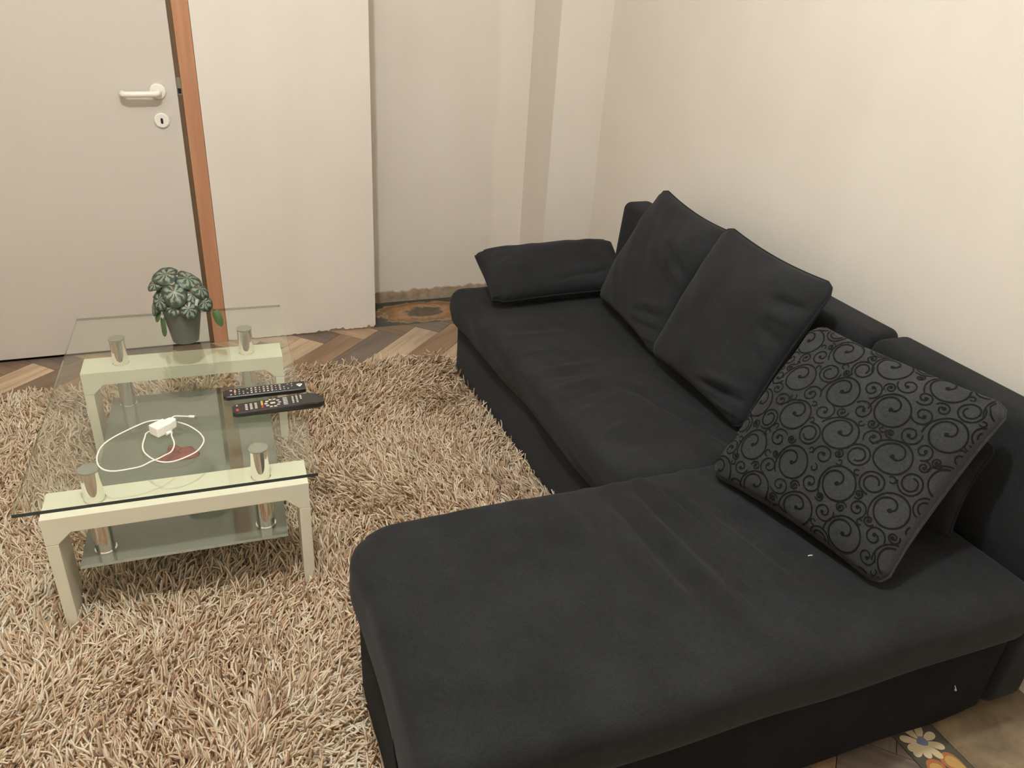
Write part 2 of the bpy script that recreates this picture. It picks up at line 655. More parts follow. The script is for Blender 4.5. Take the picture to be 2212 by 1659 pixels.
# bare plaster band at the foot of the recess wall, ragged top edge
v, f = [], []
n = 70
for i in range(n + 1):
    x = PIER1 + (X1 - PIER1) * i / n
    zt = 0.052 + 0.012 * (i / n) + 0.006 * math.sin(i * 0.9) * math.sin(i * 0.37) + 0.004 * rr_.uniform(-1, 1)
    v += [(x, YR - 0.006, 0.0), (x, YR - 0.006, zt - 0.003), (x, YR, zt), (x, YR, 0)]
for i in range(n):
    for k in range(4):
        k2 = (k + 1) % 4
        f.append((i * 4 + k, (i + 1) * 4 + k, (i + 1) * 4 + k2, i * 4 + k2))
f += [(3, 2, 1, 0), tuple(n * 4 + k for k in range(4))]
struct(link('baseboard_recess', mesh('baseboard_recess', v, f), M_plaster), 'ragged bare plaster band along the foot of the recess wall', 'baseboard')

# door, frame
d = empty('door_1', (-0.43, YB, 0.0))
struct(d, 'smooth off white interior door with white lever handle', 'door')
off = (-0.43, YB, 0.0)
leaf = MB().box(DL, -0.031, YB - 0.004, YB + 0.036, 0.012, 2.04).build('door_leaf', M_door, d, off=off, bevel=0.002)
ly = YB - 0.004


def disc_y(b, cx, cz, r, y0, y1, n=32, dome=0.0):
    """disc standing on a wall, facing -Y"""
    v, f = [], []
    prof = [(r, y0), (r, y1 + 0.002), (r - 0.003, y1)]
    for (rr, y) in prof:
        for k in range(n):
            a = 2 * math.pi * k / n
            v.append((cx + rr * math.cos(a), y, cz + rr * math.sin(a)))
    for j in range(len(prof) - 1):
        for k in range(n):
            k2 = (k + 1) % n
            f.append((j * n + k, j * n + k2, (j + 1) * n + k2, (j + 1) * n + k))
    f.append(tuple((len(prof) - 1) * n + k for k in range(n)))
    return b.add(v, f)


lv = MB().tube(spline([(-0.093, ly - 0.003, 0.998), (-0.093, ly - 0.030, 0.998), (-0.097, ly - 0.041, 0.997), (-0.108, ly - 0.045, 0.996),
                       (-0.15, ly - 0.045, 0.995), (-0.192, ly - 0.045, 0.994), (-0.205, ly - 0.041, 0.994), (-0.210, ly - 0.030, 0.994), (-0.210, ly - 0.018, 0.994)], 5),
               0.0102, 14).build('lever_handle', M_white_plastic, d, True, off=off)
disc_y(MB(), -0.095, 1.0, 0.0262, ly, ly - 0.009).build('rose', M_white_plastic, lv, off=off)
kr = disc_y(MB(), -0.095, 0.900, 0.0255, ly, ly - 0.008).build('keyhole_rose', M_white_plastic, d, off=off)
pts = [(-0.095 + 0.0042 * math.cos(a), 0.905 + 0.0042 * math.sin(a)) for a in np.linspace(0, math.pi, 9)]
pts += [(-0.095 + 0.0042 * math.cos(a), 0.893 + 0.0042 * math.sin(a)) for a in np.linspace(math.pi, 2 * math.pi, 9)]
b = MB()
b.add([(x, ly - 0.0084, z) for x, z in pts] + [(x, ly - 0.004, z) for x, z in pts],
      [tuple(range(len(pts)))[::-1]] + [(i, (i + 1) % len(pts), len(pts) + (i + 1) % len(pts), len(pts) + i) for i in range(len(pts))])
b.build('keyhole', M_black, kr, off=off)
# wooden frame: face set back, a groove between it and the leaf with its shadow painted in
fr_ = MB().box(-0.0145, PIER0 - 0.001, YB + 0.003, YB + 0.14, 0.0, 2.07)
fr_.box(DL - 0.075, DL - 0.012, YB + 0.003, YB + 0.14, 0.0, 2.07)
fr_.box(DL - 0.012, -0.0145, YB + 0.003, YB + 0.14, 2.048, 2.07)
fro = fr_.build('trim_1', M_frame, bevel=0.0015)
struct(fro, 'brown wooden door frame beside the white door', 'door frame')
MB().box(-0.0305, -0.0147, YB + 0.016, YB + 0.14, 0.0, 2.048).build('rebate', M_groove_shade, fro)
MB().box(-0.030, -0.0155, YB + 0.0135, YB + 0.0158, 0.985, 1.045).build('strike_plate', M_steel, fro)
MB().box(-0.028, -0.0175, YB + 0.0128, YB + 0.0134, 0.99, 1.008).build('latch_hole', M_black, fro)
struct(MB().box(DL - 0.01, -0.03, YB + 0.10, YB + 0.15, 0.0, 2.05).build('dark_behind_door', M_black), 'black panel standing in for the dark gap behind the closed door', 'wall')  # black panel painted as the darkness in the door gaps

# ------------------------------------------------------------------ ceiling lamp (out of frame, lights the room)
lamp = empty('pendant_lamp', (LAMP_POS[0], LAMP_POS[1], CEIL))
tag(lamp, 'round white globe lamp hanging from the ceiling above the rug', 'lamp')
MB().lathe([(0.05, -0.001), (0.05, -0.02), (0.02, -0.035), (0.006, -0.04)], 24).build('ceiling_rose', M_white_plastic, lamp, True)
MB().tube([(0, 0, -0.039), (0, 0, -0.266)], 0.004, 8).build('cord', M_white_plastic, lamp, True)
t = NT('lamp_glow')
em = t.add('ShaderNodeEmission')
em.inputs[0].default_value = LAMP_COLOR + (1,)
em.inputs[1].default_value = LAMP_STRENGTH
t.link(em.outputs[0], t.out.inputs['Surface'])
MB().lathe([(0.055 * math.sin(math.pi * k / 14), -0.32 + 0.055 * math.cos(math.pi * k / 14)) for k in range(14, -1, -1)], 28, cap=False).build('globe_shade', t.m, lamp, True)


# ------------------------------------------------------------------ corner sofa
def axis_pts(a, b, r, step, m=5):
    L = b - a
    r = min(r, L * 0.49)
    e = [r * (1 - math.cos(math.pi / 2 * i / m)) for i in range(m)]
    mid = max(1, int(round((L - 2 * r) / step)))
    return [a + x for x in e] + [a + r + (L - 2 * r) * i / mid for i in range(mid + 1)] + [b - x for x in reversed(e)]


def rbox(x0, x1, y0, y1, z0, z1, r, step=0.03, plan=(), zr=None):
    """box with rounded edges as arrays of points and quads. plan: list of (cornerx, cornery, R)"""
    ax = [axis_pts(x0, x1, r, step), axis_pts(y0, y1, r, step), axis_pts(z0, z1, r, step)]
    idx, V, Fc = {}, [], []

    def vid(p):
        k = tuple(round(c, 6) for c in p)
        if k not in idx:
            idx[k] = len(V)
            V.append(p)
        return idx[k]
    for a in range(3):
        u, w_ = (a + 1) % 3, (a + 2) % 3
        for side in (0, 1):
            c = ax[a][0] if side == 0 else ax[a][-1]
            for i in range(len(ax[u]) - 1):
                for j in range(len(ax[w_]) - 1):
                    q = []
                    for (di, dj) in ((0, 0), (1, 0), (1, 1), (0, 1)):
                        p = [0, 0, 0]
                        p[a], p[u], p[w_] = c, ax[u][i + di], ax[w_][j + dj]
                        q.append(vid(tuple(p)))
                    Fc.append(q if side == 1 else q[::-1])
    P = np.array(V)
    lo, hi = np.array([x0, y0, z0]) + r, np.array([x1, y1, z1]) - r
    mid = (lo + hi) / 2
    lo, hi = np.minimum(lo, mid), np.maximum(hi, mid)
    q = np.clip(P, lo, hi)
    dd = P - q
    n = np.linalg.norm(dd, axis=1, keepdims=True)
    N = dd / np.maximum(n, 1e-9)
    P = q + N * r
    for (cx, cy, R) in plan:
        sx, sy = (1 if cx < (x0 + x1) / 2 else -1), (1 if cy < (y0 + y1) / 2 else -1)
        ox, oy = cx + sx * R, cy + sy * R
        m = ((P[:, 0] - ox) * sx < 0) & ((P[:, 1] - oy) * sy < 0)
        dx, dy = P[m, 0] - ox, P[m, 1] - oy
        k = np.maximum(abs(dx), abs(dy)) / np.maximum(np.hypot(dx, dy), 1e-9)
        P[m, 0], P[m, 1] = ox + dx * k, oy + dy * k
    return P, Fc, N


def ridge(x, y, ax, ay, bx, by, wd, amp):
    """soft crease from a to b fading at both ends"""
    L = math.hypot(bx - ax, by - ay)
    ux, uy = (bx - ax) / L, (by - ay) / L
    s = ((x - ax) * ux + (y - ay) * uy) / L
    dd = (x - ax) * -uy + (y - ay) * ux
    return amp * np.exp(-(dd / wd) ** 2) * np.clip(1 - (2 * s - 1) ** 2, 0, 1)


SO = (1.0, 1.7, 0.0)
sofa = empty('corner_sofa', SO)
tag(sofa, 'charcoal fabric corner sofa with long chaise and low backrest against the cream wall', 'sofa')


def spart(name, P, Fc, mat, parent=sofa):
    return link(name, mesh(name, P - np.array(SO), Fc, True), mat, parent)


SEAT_X0, SEAT_Z = 0.845, 0.383
# base of the long seat and of the chaise
P, Fc, N = rbox(0.874, 1.534, 1.30, 2.665, 0.020, 0.26, 0.015, 0.05)
P[:, 0] += np.clip((1.4 - P[:, 0]) / 0.45, 0, 1) * (2.665 - P[:, 1]) * 0.03 + np.where(P[:, 0] < 1.2, wav(5, 9)(P[:, 1], P[:, 2]) * 0.003, 0)
P[:, 0] -= np.where((P[:, 0] < 1.2), (0.1 - P[:, 2]) * 0.0, 0)
spart('base', P, Fc, M_fab)
P, Fc, N = rbox(0.207, 1.534, 0.738, 1.305, 0.020, 0.30, 0.02, 0.03, plan=((0.207, 1.305, 0.10), (0.207, 0.738, 0.04)))
m = P[:, 0] < 0.3
P[m, 0] += wav(6, 14)(P[m, 1], P[m, 2] * 0.3) * 0.003
m = P[:, 1] < 0.8
P[m, 1] += wav(8, 10)(P[m, 0], P[m, 2] * 0.4) * 0.004
spart('chaise_base', P, Fc, M_fab_shade)
# seat mattress
P, Fc, N = rbox(SEAT_X0, 1.528, 1.325, 2.685, 0.222, SEAT_Z, 0.045, 0.011)
x, y, z = P[:, 0].copy(), P[:, 1].copy(), P[:, 2].copy()
topw = np.clip((z - 0.30) / 0.07, 0, 1)
dz = 0.004 * wav(1, 7)(x, y) + 0.0016 * wav(2, 40)(x, y * 0.6)
def creases(x, y, rows):
    out = 0
    for (a_, b_, c_, d_, w_, h_) in rows:
        out = out + ridge(x, y, a_, b_, c_, d_, w_, h_)
    return out


dz = dz + creases(x, y, ((1.15, 1.82, 1.29, 1.34, 0.017, 0.011), (1.08, 1.80, 1.22, 1.33, 0.016, 0.010), (1.12, 1.81, 1.255, 1.33, 0.015, -0.008),
                         (0.86, 1.93, 1.14, 1.97, 0.011, 0.005), (0.85, 1.64, 1.09, 1.76, 0.012, 0.006), (0.84, 1.80, 1.10, 1.88, 0.011, 0.005),
                         (0.86, 1.88, 1.05, 1.91, 0.012, -0.004), (0.86, 1.72, 1.05, 1.80, 0.012, -0.004), (0.86, 2.20, 1.15, 2.20, 0.014, 0.004),
                         (0.87, 1.52, 1.02, 1.60, 0.012, 0.005), (0.88, 1.42, 1.00, 1.46, 0.012, 0.004), (0.86, 2.06, 1.02, 2.08, 0.010, 0.004)))
dz -= 0.012 * np.exp(-((x - 1.12) / 0.22) ** 2 - ((y - 1.85) / 0.45) ** 2)
P[:, 2] += dz * topw
front = np.clip((0.93 - x) / 0.06, 0, 1) * (1 - topw * 0.4)
P[:, 0] += front * (0.006 * wav(3, 12)(y, z * 2) - 0.002) + np.clip((1.45 - x) / 0.55, 0, 1) * (2.685 - y) * 0.018
P[:, 0] += front * 0.012 * np.clip((0.30 - z) / 0.08, 0, 1)
P[:, 0] += np.clip((0.93 - x) / 0.06, 0, 1) * np.clip((0.33 - z) / 0.1, 0, 1) * np.clip((2.55 - y) / 0.8, 0, 1) * 0.010
spart('seat_cushion', P, Fc, M_fab)
# chaise mattress under its stretched cover
P, Fc, N = rbox(0.190, 1.53, 0.712, 1.345, 0.252, 0.392, 0.036, 0.011, plan=((0.190, 1.345, 0.13), (0.190, 0.712, 0.05)))
x, y, z = P[:, 0].copy(), P[:, 1].copy(), P[:, 2].copy()
topw = np.clip((z - 0.32) / 0.06, 0, 1)
dz = 0.0035 * wav(21, 8)(x, y) + 0.001 * wav(22, 45)(x, y)
dz = dz + creases(x, y, ((1.03, 1.36, 1.17, 0.82, 0.012, 0.020), (0.995, 1.34, 1.12, 0.86, 0.013, -0.009), (0.90, 1.37, 0.99, 0.88, 0.016, 0.015),
                         (0.95, 1.33, 1.04, 0.78, 0.016, 0.015), (0.84, 1.37, 0.88, 0.76, 0.017, 0.016), (0.76, 1.37, 0.79, 0.78, 0.019, 0.014),
                         (0.925, 1.34, 1.01, 0.84, 0.012, -0.008), (0.87, 1.34, 0.93, 0.82, 0.012, -0.009), (0.80, 1.34, 0.83, 0.80, 0.013, -0.008),
                         (0.68, 1.36, 0.69, 0.85, 0.022, 0.010), (0.72, 1.32, 0.735, 0.86, 0.014, -0.006), (0.58, 1.36, 0.56, 1.0, 0.024, 0.006),
                         (0.44, 1.02, 0.40, 0.76, 0.014, 0.008), (0.36, 0.98, 0.34, 0.80, 0.03, 0.004), (0.62, 0.98, 0.66, 0.76, 0.016, 0.006)))
dz -= 0.010 * np.exp(-((x - 0.75) / 0.35) ** 2 - ((y - 1.02) / 0.2) ** 2)
P[:, 2] += dz * topw
side = 1 - topw
P[:, 0] += np.clip((0.36 - x) / 0.15, 0, 1) * np.clip((z - 0.28) / 0.11, 0, 1) * 0.022 * np.clip((1.25 - y) / 0.12, 0, 1)
P[:, 0] += np.where(x < 0.35, side * (0.005 * wav(23, 16)(y, z) + 0.006 * np.clip((0.31 - z) / 0.05, 0, 1)), 0)
P[:, 1] += np.where(y < 0.78, side * (0.004 * wav(24, 10)(x, z) + 0.004 * np.clip((0.31 - z) / 0.05, 0, 1)), 0)
chaise = spart('chaise_cushion', P, Fc, M_fab)
# folded corner flap of the cover at the foot end
fl, ff_ = [], []
for i in range(13):
    zz = 0.295 - 0.275 * i / 12
    for (dx, dy) in ((0.0, 0.0), (-0.0075 - 0.003 * math.sin(i * 0.5), -0.004), (-0.009 - 0.002 * math.sin(i * 0.7), -0.05), (-0.002, -0.085), (0.004, -0.085), (0.004, 0.0)):
        fl.append((0.2085 + dx, 0.858 + dy, zz))
for i in range(12):
    for k in range(6):
        k2 = (k + 1) % 6
        ff_.append((i * 6 + k, i * 6 + k2, (i + 1) * 6 + k2, (i + 1) * 6 + k))
spart('cover_flap', np.array(fl), ff_, M_fab_shade, sofa)
MB().tube([(0.1925, 0.860, 0.312), (0.1925, 0.857, 0.29), (0.1955, 0.855, 0.262), (0.1985, 0.853, 0.22), (0.1985, 0.852, 0.12), (0.2015, 0.851, 0.03)],
          [0.0008, 0.0028, 0.0034, 0.0036, 0.0036, 0.002], 6).build('slit_shadow', M_black, sofa, True, off=SO)  # black sliver standing in for the shadow inside the cover's opening
# low backrest in two lengths, leaning a little
for (y0, y1) in ((1.342, 2.655), (0.735, 1.336)):
    P, Fc, N = rbox(1.537, 1.66, y0, y1, 0.020, 0.692, 0.028, 0.03, plan=())
    k = (P[:, 2] - 0.38)
    P[:, 0] += np.where((P[:, 0] < 1.59) & (k > 0), -0.022 * np.clip(k / 0.05, 0, 1) + k * 0.08, 0) + 0.002 * wav(31, 6)(P[:, 1], P[:, 2])
    P[:, 2] += np.where(P[:, 2] > 0.6, 0.003 * wav(33, 7)(P[:, 1], P[:, 0]), 0)
    spart('backrest', P, Fc, M_fab)
for (fx, fy, zf) in ((0.30, 0.82, 0.0172), (0.30, 1.22, 0.0172), (1.45, 0.84, 0.0), (1.45, 2.58, 0.0), (1.0, 2.58, 0.0), (1.45, 1.32, 0.0)):
    MB().lathe([(0.025, zf), (0.028, 0.026)], 16, fx, fy).build('foot', M_foot, sofa, off=SO)
b = MB().tube([(1.392, 0.7335, 0.150), (1.396, 0.732, 0.142), (1.398, 0.732, 0.136), (1.401, 0.733, 0.134)], [0.0009, 0.0012, 0.0024, 0.0022], 6)
b.build('lint', M_lint, sofa, off=SO)
MB().tube([(1.112, 0.9585, 0.3955), (1.118, 0.958, 0.396), (1.123, 0.9565, 0.3955)], 0.0013, 6).build('lint', M_lint, sofa, off=SO)


# ------------------------------------------------------------------ pillows
def pillow_fn(wd, ht, T, seed, pinch=0.07, wr=0.0045, sharp=0.46, corner=0.055):
    n1, n2 = wav(seed, 3.0), wav(seed + 1, 9.0)

    def fn(a, b, s):
        a, b = np.asarray(a, float), np.asarray(b, float)
        # rounded corners
        m = np.maximum(abs(a), abs(b))
        rad = np.hypot(a, b)
        cr = np.clip((np.minimum(abs(a), abs(b)) - 0.86) / 0.14, 0, 1)
        k = 1 - corner * cr
        x = a * k * wd / 2 * (1 - pinch * (1 - b * b) ** 1.0 * abs(a) ** 3)
        y = b * k * ht / 2 * (1 - pinch * (1 - a * a) ** 1.0 * abs(b) ** 3)
        base = np.clip((1 - a * a) * (1 - b * b), 0, 1)
        hh = T * base ** sharp
        edge = np.clip(1 - base, 0, 1)
        wrk = wr * (n1(a, b) + 0.6 * n2(a, b)) * np.clip(base * 6, 0, 1)
        # gathers near the corners
        g = 0.004 * np.sin(9 * (abs(a) - abs(b)) + seed) * np.clip((abs(a) + abs(b) - 1.15), 0, 1) * np.clip(base * 12, 0, 1)
        return x, y, s * (hh + wrk + g) + 0.006 * n1(a * 0.6, b * 0.6)
    return fn


def pillow_mesh(fn, n=56):
    tt = np.linspace(-1, 1, n + 1)
    tt = np.sin(tt * math.pi / 2) * 0.55 + tt * 0.45
    A, B = np.meshgrid(tt, tt, indexing='ij')
    V, Fc = [], []
    x, y, z = fn(A, B, 1)
    V += list(zip(x.ravel(), y.ravel(), z.ravel()))
    top = np.arange((n + 1) ** 2).reshape(n + 1, n + 1)
    bot = top.copy()
    x2, y2, z2 = fn(A, B, -1)
    for i in range(1, n):
        for j in range(1, n):
            bot[i, j] = len(V)
            V.append((x2[i, j], y2[i, j], z2[i, j]))
    for i in range(n):
        for j in range(n):
            Fc.append((top[i, j], top[i + 1, j], top[i + 1, j + 1], top[i, j + 1]))
            Fc.append((bot[i, j], bot[i, j + 1], bot[i + 1, j + 1], bot[i + 1, j]))
    return V, Fc


def place(o, center, R):
    M = Matrix(((R[0][0], R[0][1], R[0][2], center[0]), (R[1][0], R[1][1], R[1][2], center[1]), (R[2][0], R[2][1], R[2][2], center[2]), (0, 0, 0, 1)))
    o.matrix_world = M


def piping(fn, mat, parent, r=0.0032, n=30):
    tt = np.linspace(-1, 1, n + 1)
    loop = [(t_, -1) for t_ in tt[:-1]] + [(1, t_) for t_ in tt[:-1]] + [(-t_, 1) for t_ in tt[:-1]] + [(-1, -t_) for t_ in tt[:-1]]
    pts = [tuple(float(c) for c in fn(a, b_, 1)) for a, b_ in loop]
    pts.append(pts[0])
    return MB().tube(pts, r, 6, cap=False).build('seam', mat, parent, True)


def make_pillow(name, label, center, R, wd, ht, T, seed, mat, group=None, creases=(), sharp=0.46, pinch=0.07, corner=0.055):
    base = pillow_fn(wd, ht, T, seed, sharp=sharp, pinch=pinch, corner=corner)

    def fn(a, b_, s):
        x, y, z = base(a, b_, s)
        if s > 0:
            for (a0, b0, a1, b1, wdt, amp) in creases:
                z = z + ridge(np.asarray(a, float), np.asarray(b_, float), a0, b0, a1, b1, wdt, amp)
        return x, y, z
    root = empty(name)
    place(root, center, R)
    V, Fc = pillow_mesh(fn)
    cov = link('cover', mesh('cover', V, Fc, True), mat, root)
    piping(fn, mat, cov)
    tag(root, label, 'pillow', group)
    return root, fn


R1 = [[-0.069, 0.4448, -0.893], [-0.9965, -0.0724, 0.0409], [-0.0465, 0.8927, 0.4482]]
make_pillow('scatter_pillow', 'plain charcoal square pillow between the small long pillow and another plain pillow', (1.402, 2.124, 0.608), R1, 0.475, 0.447, 0.076, 41, M_fab_pillow,
            'plain charcoal pillows on the sofa', ((0.2, 0.42, 0.97, 0.12, 0.05, -0.016), (0.35, 0.30, 0.97, 0.02, 0.05, 0.012), (0.1, 0.2, 0.9, -0.15, 0.05, -0.008), (0.2, -0.70, 0.95, -0.45, 0.05, -0.012), (0.3, -0.85, 0.97, -0.65, 0.04, -0.012), (0.3, -0.55, 0.95, -0.3, 0.05, 0.008), (0.55, -0.95, 0.97, -0.82, 0.03, 0.008)))
R2 = [[0.0248, 0.4267, -0.9041], [-0.9986, -0.0311, -0.0421], [-0.0461, 0.9039, 0.4253]]
make_pillow('scatter_pillow', 'plain charcoal square pillow beside the scroll-patterned pillow', (1.366, 1.658, 0.611), R2, 0.47, 0.452, 0.082, 52, M_fab_pillow,
            'plain charcoal pillows on the sofa', ((0.10, -0.84, 0.97, -0.66, 0.045, -0.020), (0.2, -0.70, 0.95, -0.52, 0.05, 0.010), (0.45, -0.95, 0.97, -0.84, 0.03, 0.010), (0.45, 0.50, 0.99, 0.62, 0.05, -0.016), (0.5, 0.36, 0.98, 0.40, 0.05, 0.010), (0.55, 0.2, 0.98, 0.1, 0.05, -0.010), (0.6, -0.05, 0.98, -0.2, 0.05, -0.008)))
R3 = [[0.2155, 0.616, -0.7577], [-0.9765, 0.1389, -0.1648], [0.0037, 0.7754, 0.6315]]
p3, fn3 = make_pillow('patterned_pillow', 'large dark grey pillow with black scroll pattern lying against the backrest', (1.262, 1.079, 0.579), R3, 0.475, 0.445, 0.084, 63, M_fab_scroll, sharp=0.34)
# flat charcoal pillow tucked behind the patterned one
u_ = Vector((0.05, -0.998, 0.02)).normalized()
v_ = Vector((0.22, 0.03, 0.97)).normalized()
n_ = u_.cross(v_).normalized()
v_ = n_.cross(u_)
make_pillow('tucked_pillow', 'flat charcoal pillow tucked behind the scroll-patterned pillow', (1.435, 1.075, 0.530), [[u_[i], v_[i], n_[i]] for i in range(3)], 0.38, 0.235, 0.032, 74, M_fab_pillow)
# long small pillow at the far end of the seat
u_ = Vector((1, 0.02, 0.01)).normalized()
v_ = Vector((0, 0.88, 0.47)).normalized()
n_ = u_.cross(v_).normalized()
v_ = n_.cross(u_)
make_pillow('long_pillow', 'small long charcoal pillow lying at the open end of the sofa', (1.205, 2.520, 0.474), [[u_[i], v_[i], n_[i]] for i in range(3)], 0.575, 0.245, 0.070, 85, M_fab_pillow, sharp=0.34, pinch=0.045, corner=0.10,
            creases=((-0.2, -0.75, 0.5, -0.55, 0.08, -0.006), (0.3, -0.7, 0.8, -0.35, 0.07, -0.006), (-0.9, 0.2, -0.6, 0.5, 0.07, -0.006)))

# scroll embroidery: curls laid on the front of the patterned pillow
WD3, HT3 = 0.475, 0.445
sv, sf = [], []


def ribbon(pts, widths):
    """ribbon of thread on the pillow front; pts in metres on the flat cover"""
    global sv, sf
    pts = np.array(pts)
    keep = (abs(pts[:, 0]) < WD3 / 2 * 0.985) & (abs(pts[:, 1]) < HT3 / 2 * 0.985)
    tang = np.gradient(pts, axis=0)
    tang /= np.maximum(np.linalg.norm(tang, axis=1, keepdims=True), 1e-9)
    nor = np.stack([-tang[:, 1], tang[:, 0]], 1)
    Lp, Rp = pts + nor * widths[:, None], pts - nor * widths[:, None]
    base = len(sv)
    rows = []
    for q in (Lp, Rp):
        a = np.clip(q[:, 0] / (WD3 / 2), -0.995, 0.995)
        b_ = np.clip(q[:, 1] / (HT3 / 2), -0.995, 0.995)
        x, y, z = fn3(a, b_, 1)
        rows.append(np.stack([x, y, z + 0.0016], 1))
    for i in range(len(pts)):
        sv.append(tuple(rows[0][i]))
        sv.append(tuple(rows[1][i]))
    for i in range(len(pts) - 1):
        if keep[i] and keep[i + 1]:
            k = base + 2 * i
            sf.append((k, k + 1, k + 3, k + 2))


def dot(cx, cy, r):
    a = np.linspace(0, 2 * math.pi, 13)
    rr2 = r * 0.5
    ribbon(np.stack([cx + rr2 * np.cos(a), cy + rr2 * np.sin(a)], 1), np.full(13, rr2))


def curl(cx, cy, R, a0, turns, sgn, tight=0.22, end_dot=True, wd=0.0016):
    n = int(20 + 26 * turns)
    s = np.linspace(0, 1, n)
    r = R * (1 - (1 - tight) * s ** 1.15)
    a = a0 + sgn * 2 * math.pi * turns * s
    p = np.stack([cx + r * np.cos(a), cy + r * np.sin(a)], 1)
    ribbon(p, np.full(n, wd))
    if end_dot:
        dot(p[-1, 0], p[-1, 1], 0.0040)


rs = random.Random(5)
placed = []


def try_place(x, y, r, gap=0.0005):
    for (px, py, pr) in placed:
        if math.hypot(x - px, y - py) < r + pr + gap:
            return False
    placed.append((x, y, r))
    return True


def scroll(cx, cy, R, a0, sgn):
    """large scroll: outer arc whose two ends curl inwards to dots"""
    s_ = np.linspace(0, 1, 70)
    r_ = R * (1 - 0.80 * np.clip((s_ - 0.45) / 0.55, 0, 1) ** 1.1)
    a_ = a0 + sgn * 2 * math.pi * 1.55 * s_
    off_ = np.clip((s_ - 0.45) / 0.55, 0, 1) * R * 0.22
    p = np.stack([cx + r_ * np.cos(a_) + off_ * math.cos(a0), cy + r_ * np.sin(a_) + off_ * math.sin(a0)], 1)
    ribbon(p, np.full(70, 0.0017))
    dot(p[-1, 0], p[-1, 1], 0.0046)
    # tail leaving the start of the arc and rolling up outside it
    q = np.linspace(0, 1, 24)
    a_ = a0 - sgn * q * 1.3
    r_ = R * (1 + 0.30 * q ** 1.5)
    ribbon(np.stack([cx + r_ * np.cos(a_), cy + r_ * np.sin(a_)], 1), np.full(24, 0.0015))


for i in range(-4, 5):
    for j in range(-4, 5):
        x = i * 0.112 + (j % 2) * 0.056 + 0.02
        y = j * 0.094 + 0.010 * i
        if abs(x) > 0.27 or abs(y) > 0.26:
            continue
        if try_place(x, y, 0.036):
            scroll(x, y, 0.036, 2.3 + 0.5 * ((i * 3 + j) % 3 - 1), -1)
for r in (0.026, 0.022, 0.019, 0.017, 0.015, 0.013, 0.0115, 0.010, 0.0085, 0.007):
    for _ in range(2200):
        x, y = rs.uniform(-0.245, 0.245), rs.uniform(-0.235, 0.235)
        if try_place(x, y, r, -0.0008):
            a0, sg = rs.uniform(0, 6.28), rs.choice((-1, 1))
            if r > 0.023:
                curl(x, y, r, a0, 1.75, sg, 0.42, False)
            elif r > 0.009:
                curl(x, y, r, a0, rs.uniform(1.2, 1.5), sg, 0.18, True, 0.0015)
            else:
                curl(x, y, r, a0, 0.8, sg, 0.5, False, 0.0013)
o = link('scroll_embroidery', mesh('scroll_embroidery', sv, sf, True), M_thread, p3.children[0])
tag(o, 'black scroll embroidery', kind='stuff')

# ------------------------------------------------------------------ coffee table
TA = -0.0303
TC = (-0.1111, 2.0113)
RUGZ = 0.018
table = empty('coffee_table', (TC[0], TC[1], 0.0), TA)
tag(table, 'glass topped coffee table with cream frames and chrome posts on the shaggy rug', 'table')


def glass_slab(name, x0, x1, y0, y1, z0, z1, mat, edge, edge_lit=None):
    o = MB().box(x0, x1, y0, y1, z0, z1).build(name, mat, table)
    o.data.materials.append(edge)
    o.data.materials.append(edge_lit or edge)
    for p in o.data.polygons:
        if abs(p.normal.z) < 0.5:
            p.material_index = 1 if p.normal.y < -0.5 else 2  # near side gets the shaded edge material, other sides the lit one
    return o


GZ = 0.430
glass_slab('glass_top', -0.301, 0.301, -0.506, 0.506, GZ - 0.008, GZ, M_glass, M_glass_edge_shaded, M_glass_edge_lit)
glass_slab('glass_shelf', -0.229, 0.229, -0.405, 0.405, 0.188, 0.196, M_frost, M_frost_edge)
BT, BB, LG, TV = 0.338, 0.296, 0.026, 0.0
for s in (-1, 1):
    v0, v1 = (-0.407, -0.303) if s < 0 else (0.303, 0.407)
    U = 0.286
    ch = 0.03
    prof = [(-U, RUGZ), (-U + LG, RUGZ), (-U + LG, BB - ch), (-U + LG + ch, BB), (U - LG - ch, BB), (U - LG, BB - ch), (U - LG, RUGZ), (U, RUGZ), (U, BT), (-U, BT)]
    # arch frame: one bar with two legs
    fr2 = MB()
    bar = [(-U, BB - ch), (-U + LG, BB - ch), (-U + LG + ch, BB), (U - LG - ch, BB), (U - LG, BB - ch), (U, BB - ch), (U, BT), (-U, BT)]
    nn = len(bar)
    vv = [(p[0], v0, p[1]) for p in bar] + [(p[0], v1, p[1]) for p in bar]
    ff = [tuple(range(nn)), tuple(range(2 * nn - 1, nn - 1, -1))] + [(i, nn + i, nn + (i + 1) % nn, (i + 1) % nn) for i in range(nn)]
    fr2.add(vv, ff)
    fbar = fr2.build('end_frame', M_table, table, bevel=0.0015)
    for q in (-1, 1):
        xa, xb = (-U, -U + LG) if q < 0 else (U - LG, U)
        MB().box(xa, xb, v0, v1, RUGZ, BB - ch - 0.0004).build('leg', M_table, fbar, bevel=0.0012)
    for q in (-1, 1):
        px, py = q * 0.18, s * 0.354
        po = MB().lathe([(0.0235, BT + 0.0002), (0.0235, BT + 0.003), (0.0215, BT + 0.004), (0.0215, GZ - 0.0125)], 28, px, py).build('glass_post', M_chrome, table, True)
        sp2 = MB().lathe([(0.0220, 0.2005), (0.0220, BB - 0.0004)], 28, px, py).build('shelf_post', M_chrome, table, True)
        MB().lathe([(0.0243, 0.1965), (0.0243, 0.2003)], 28, px, py).build('post_collar', M_chrome, sp2, True)
        MB().lathe([(0.0228, GZ - 0.0122), (0.0228, GZ - 0.0084)], 28, px, py).build('post_cap', M_cap, po, True)

def table_to_world(u, v, z=0.0):
    ca, sa = math.cos(TA), math.sin(TA)
    return (TC[0] + u * ca - v * sa, TC[1] + u * sa + v * ca, z)


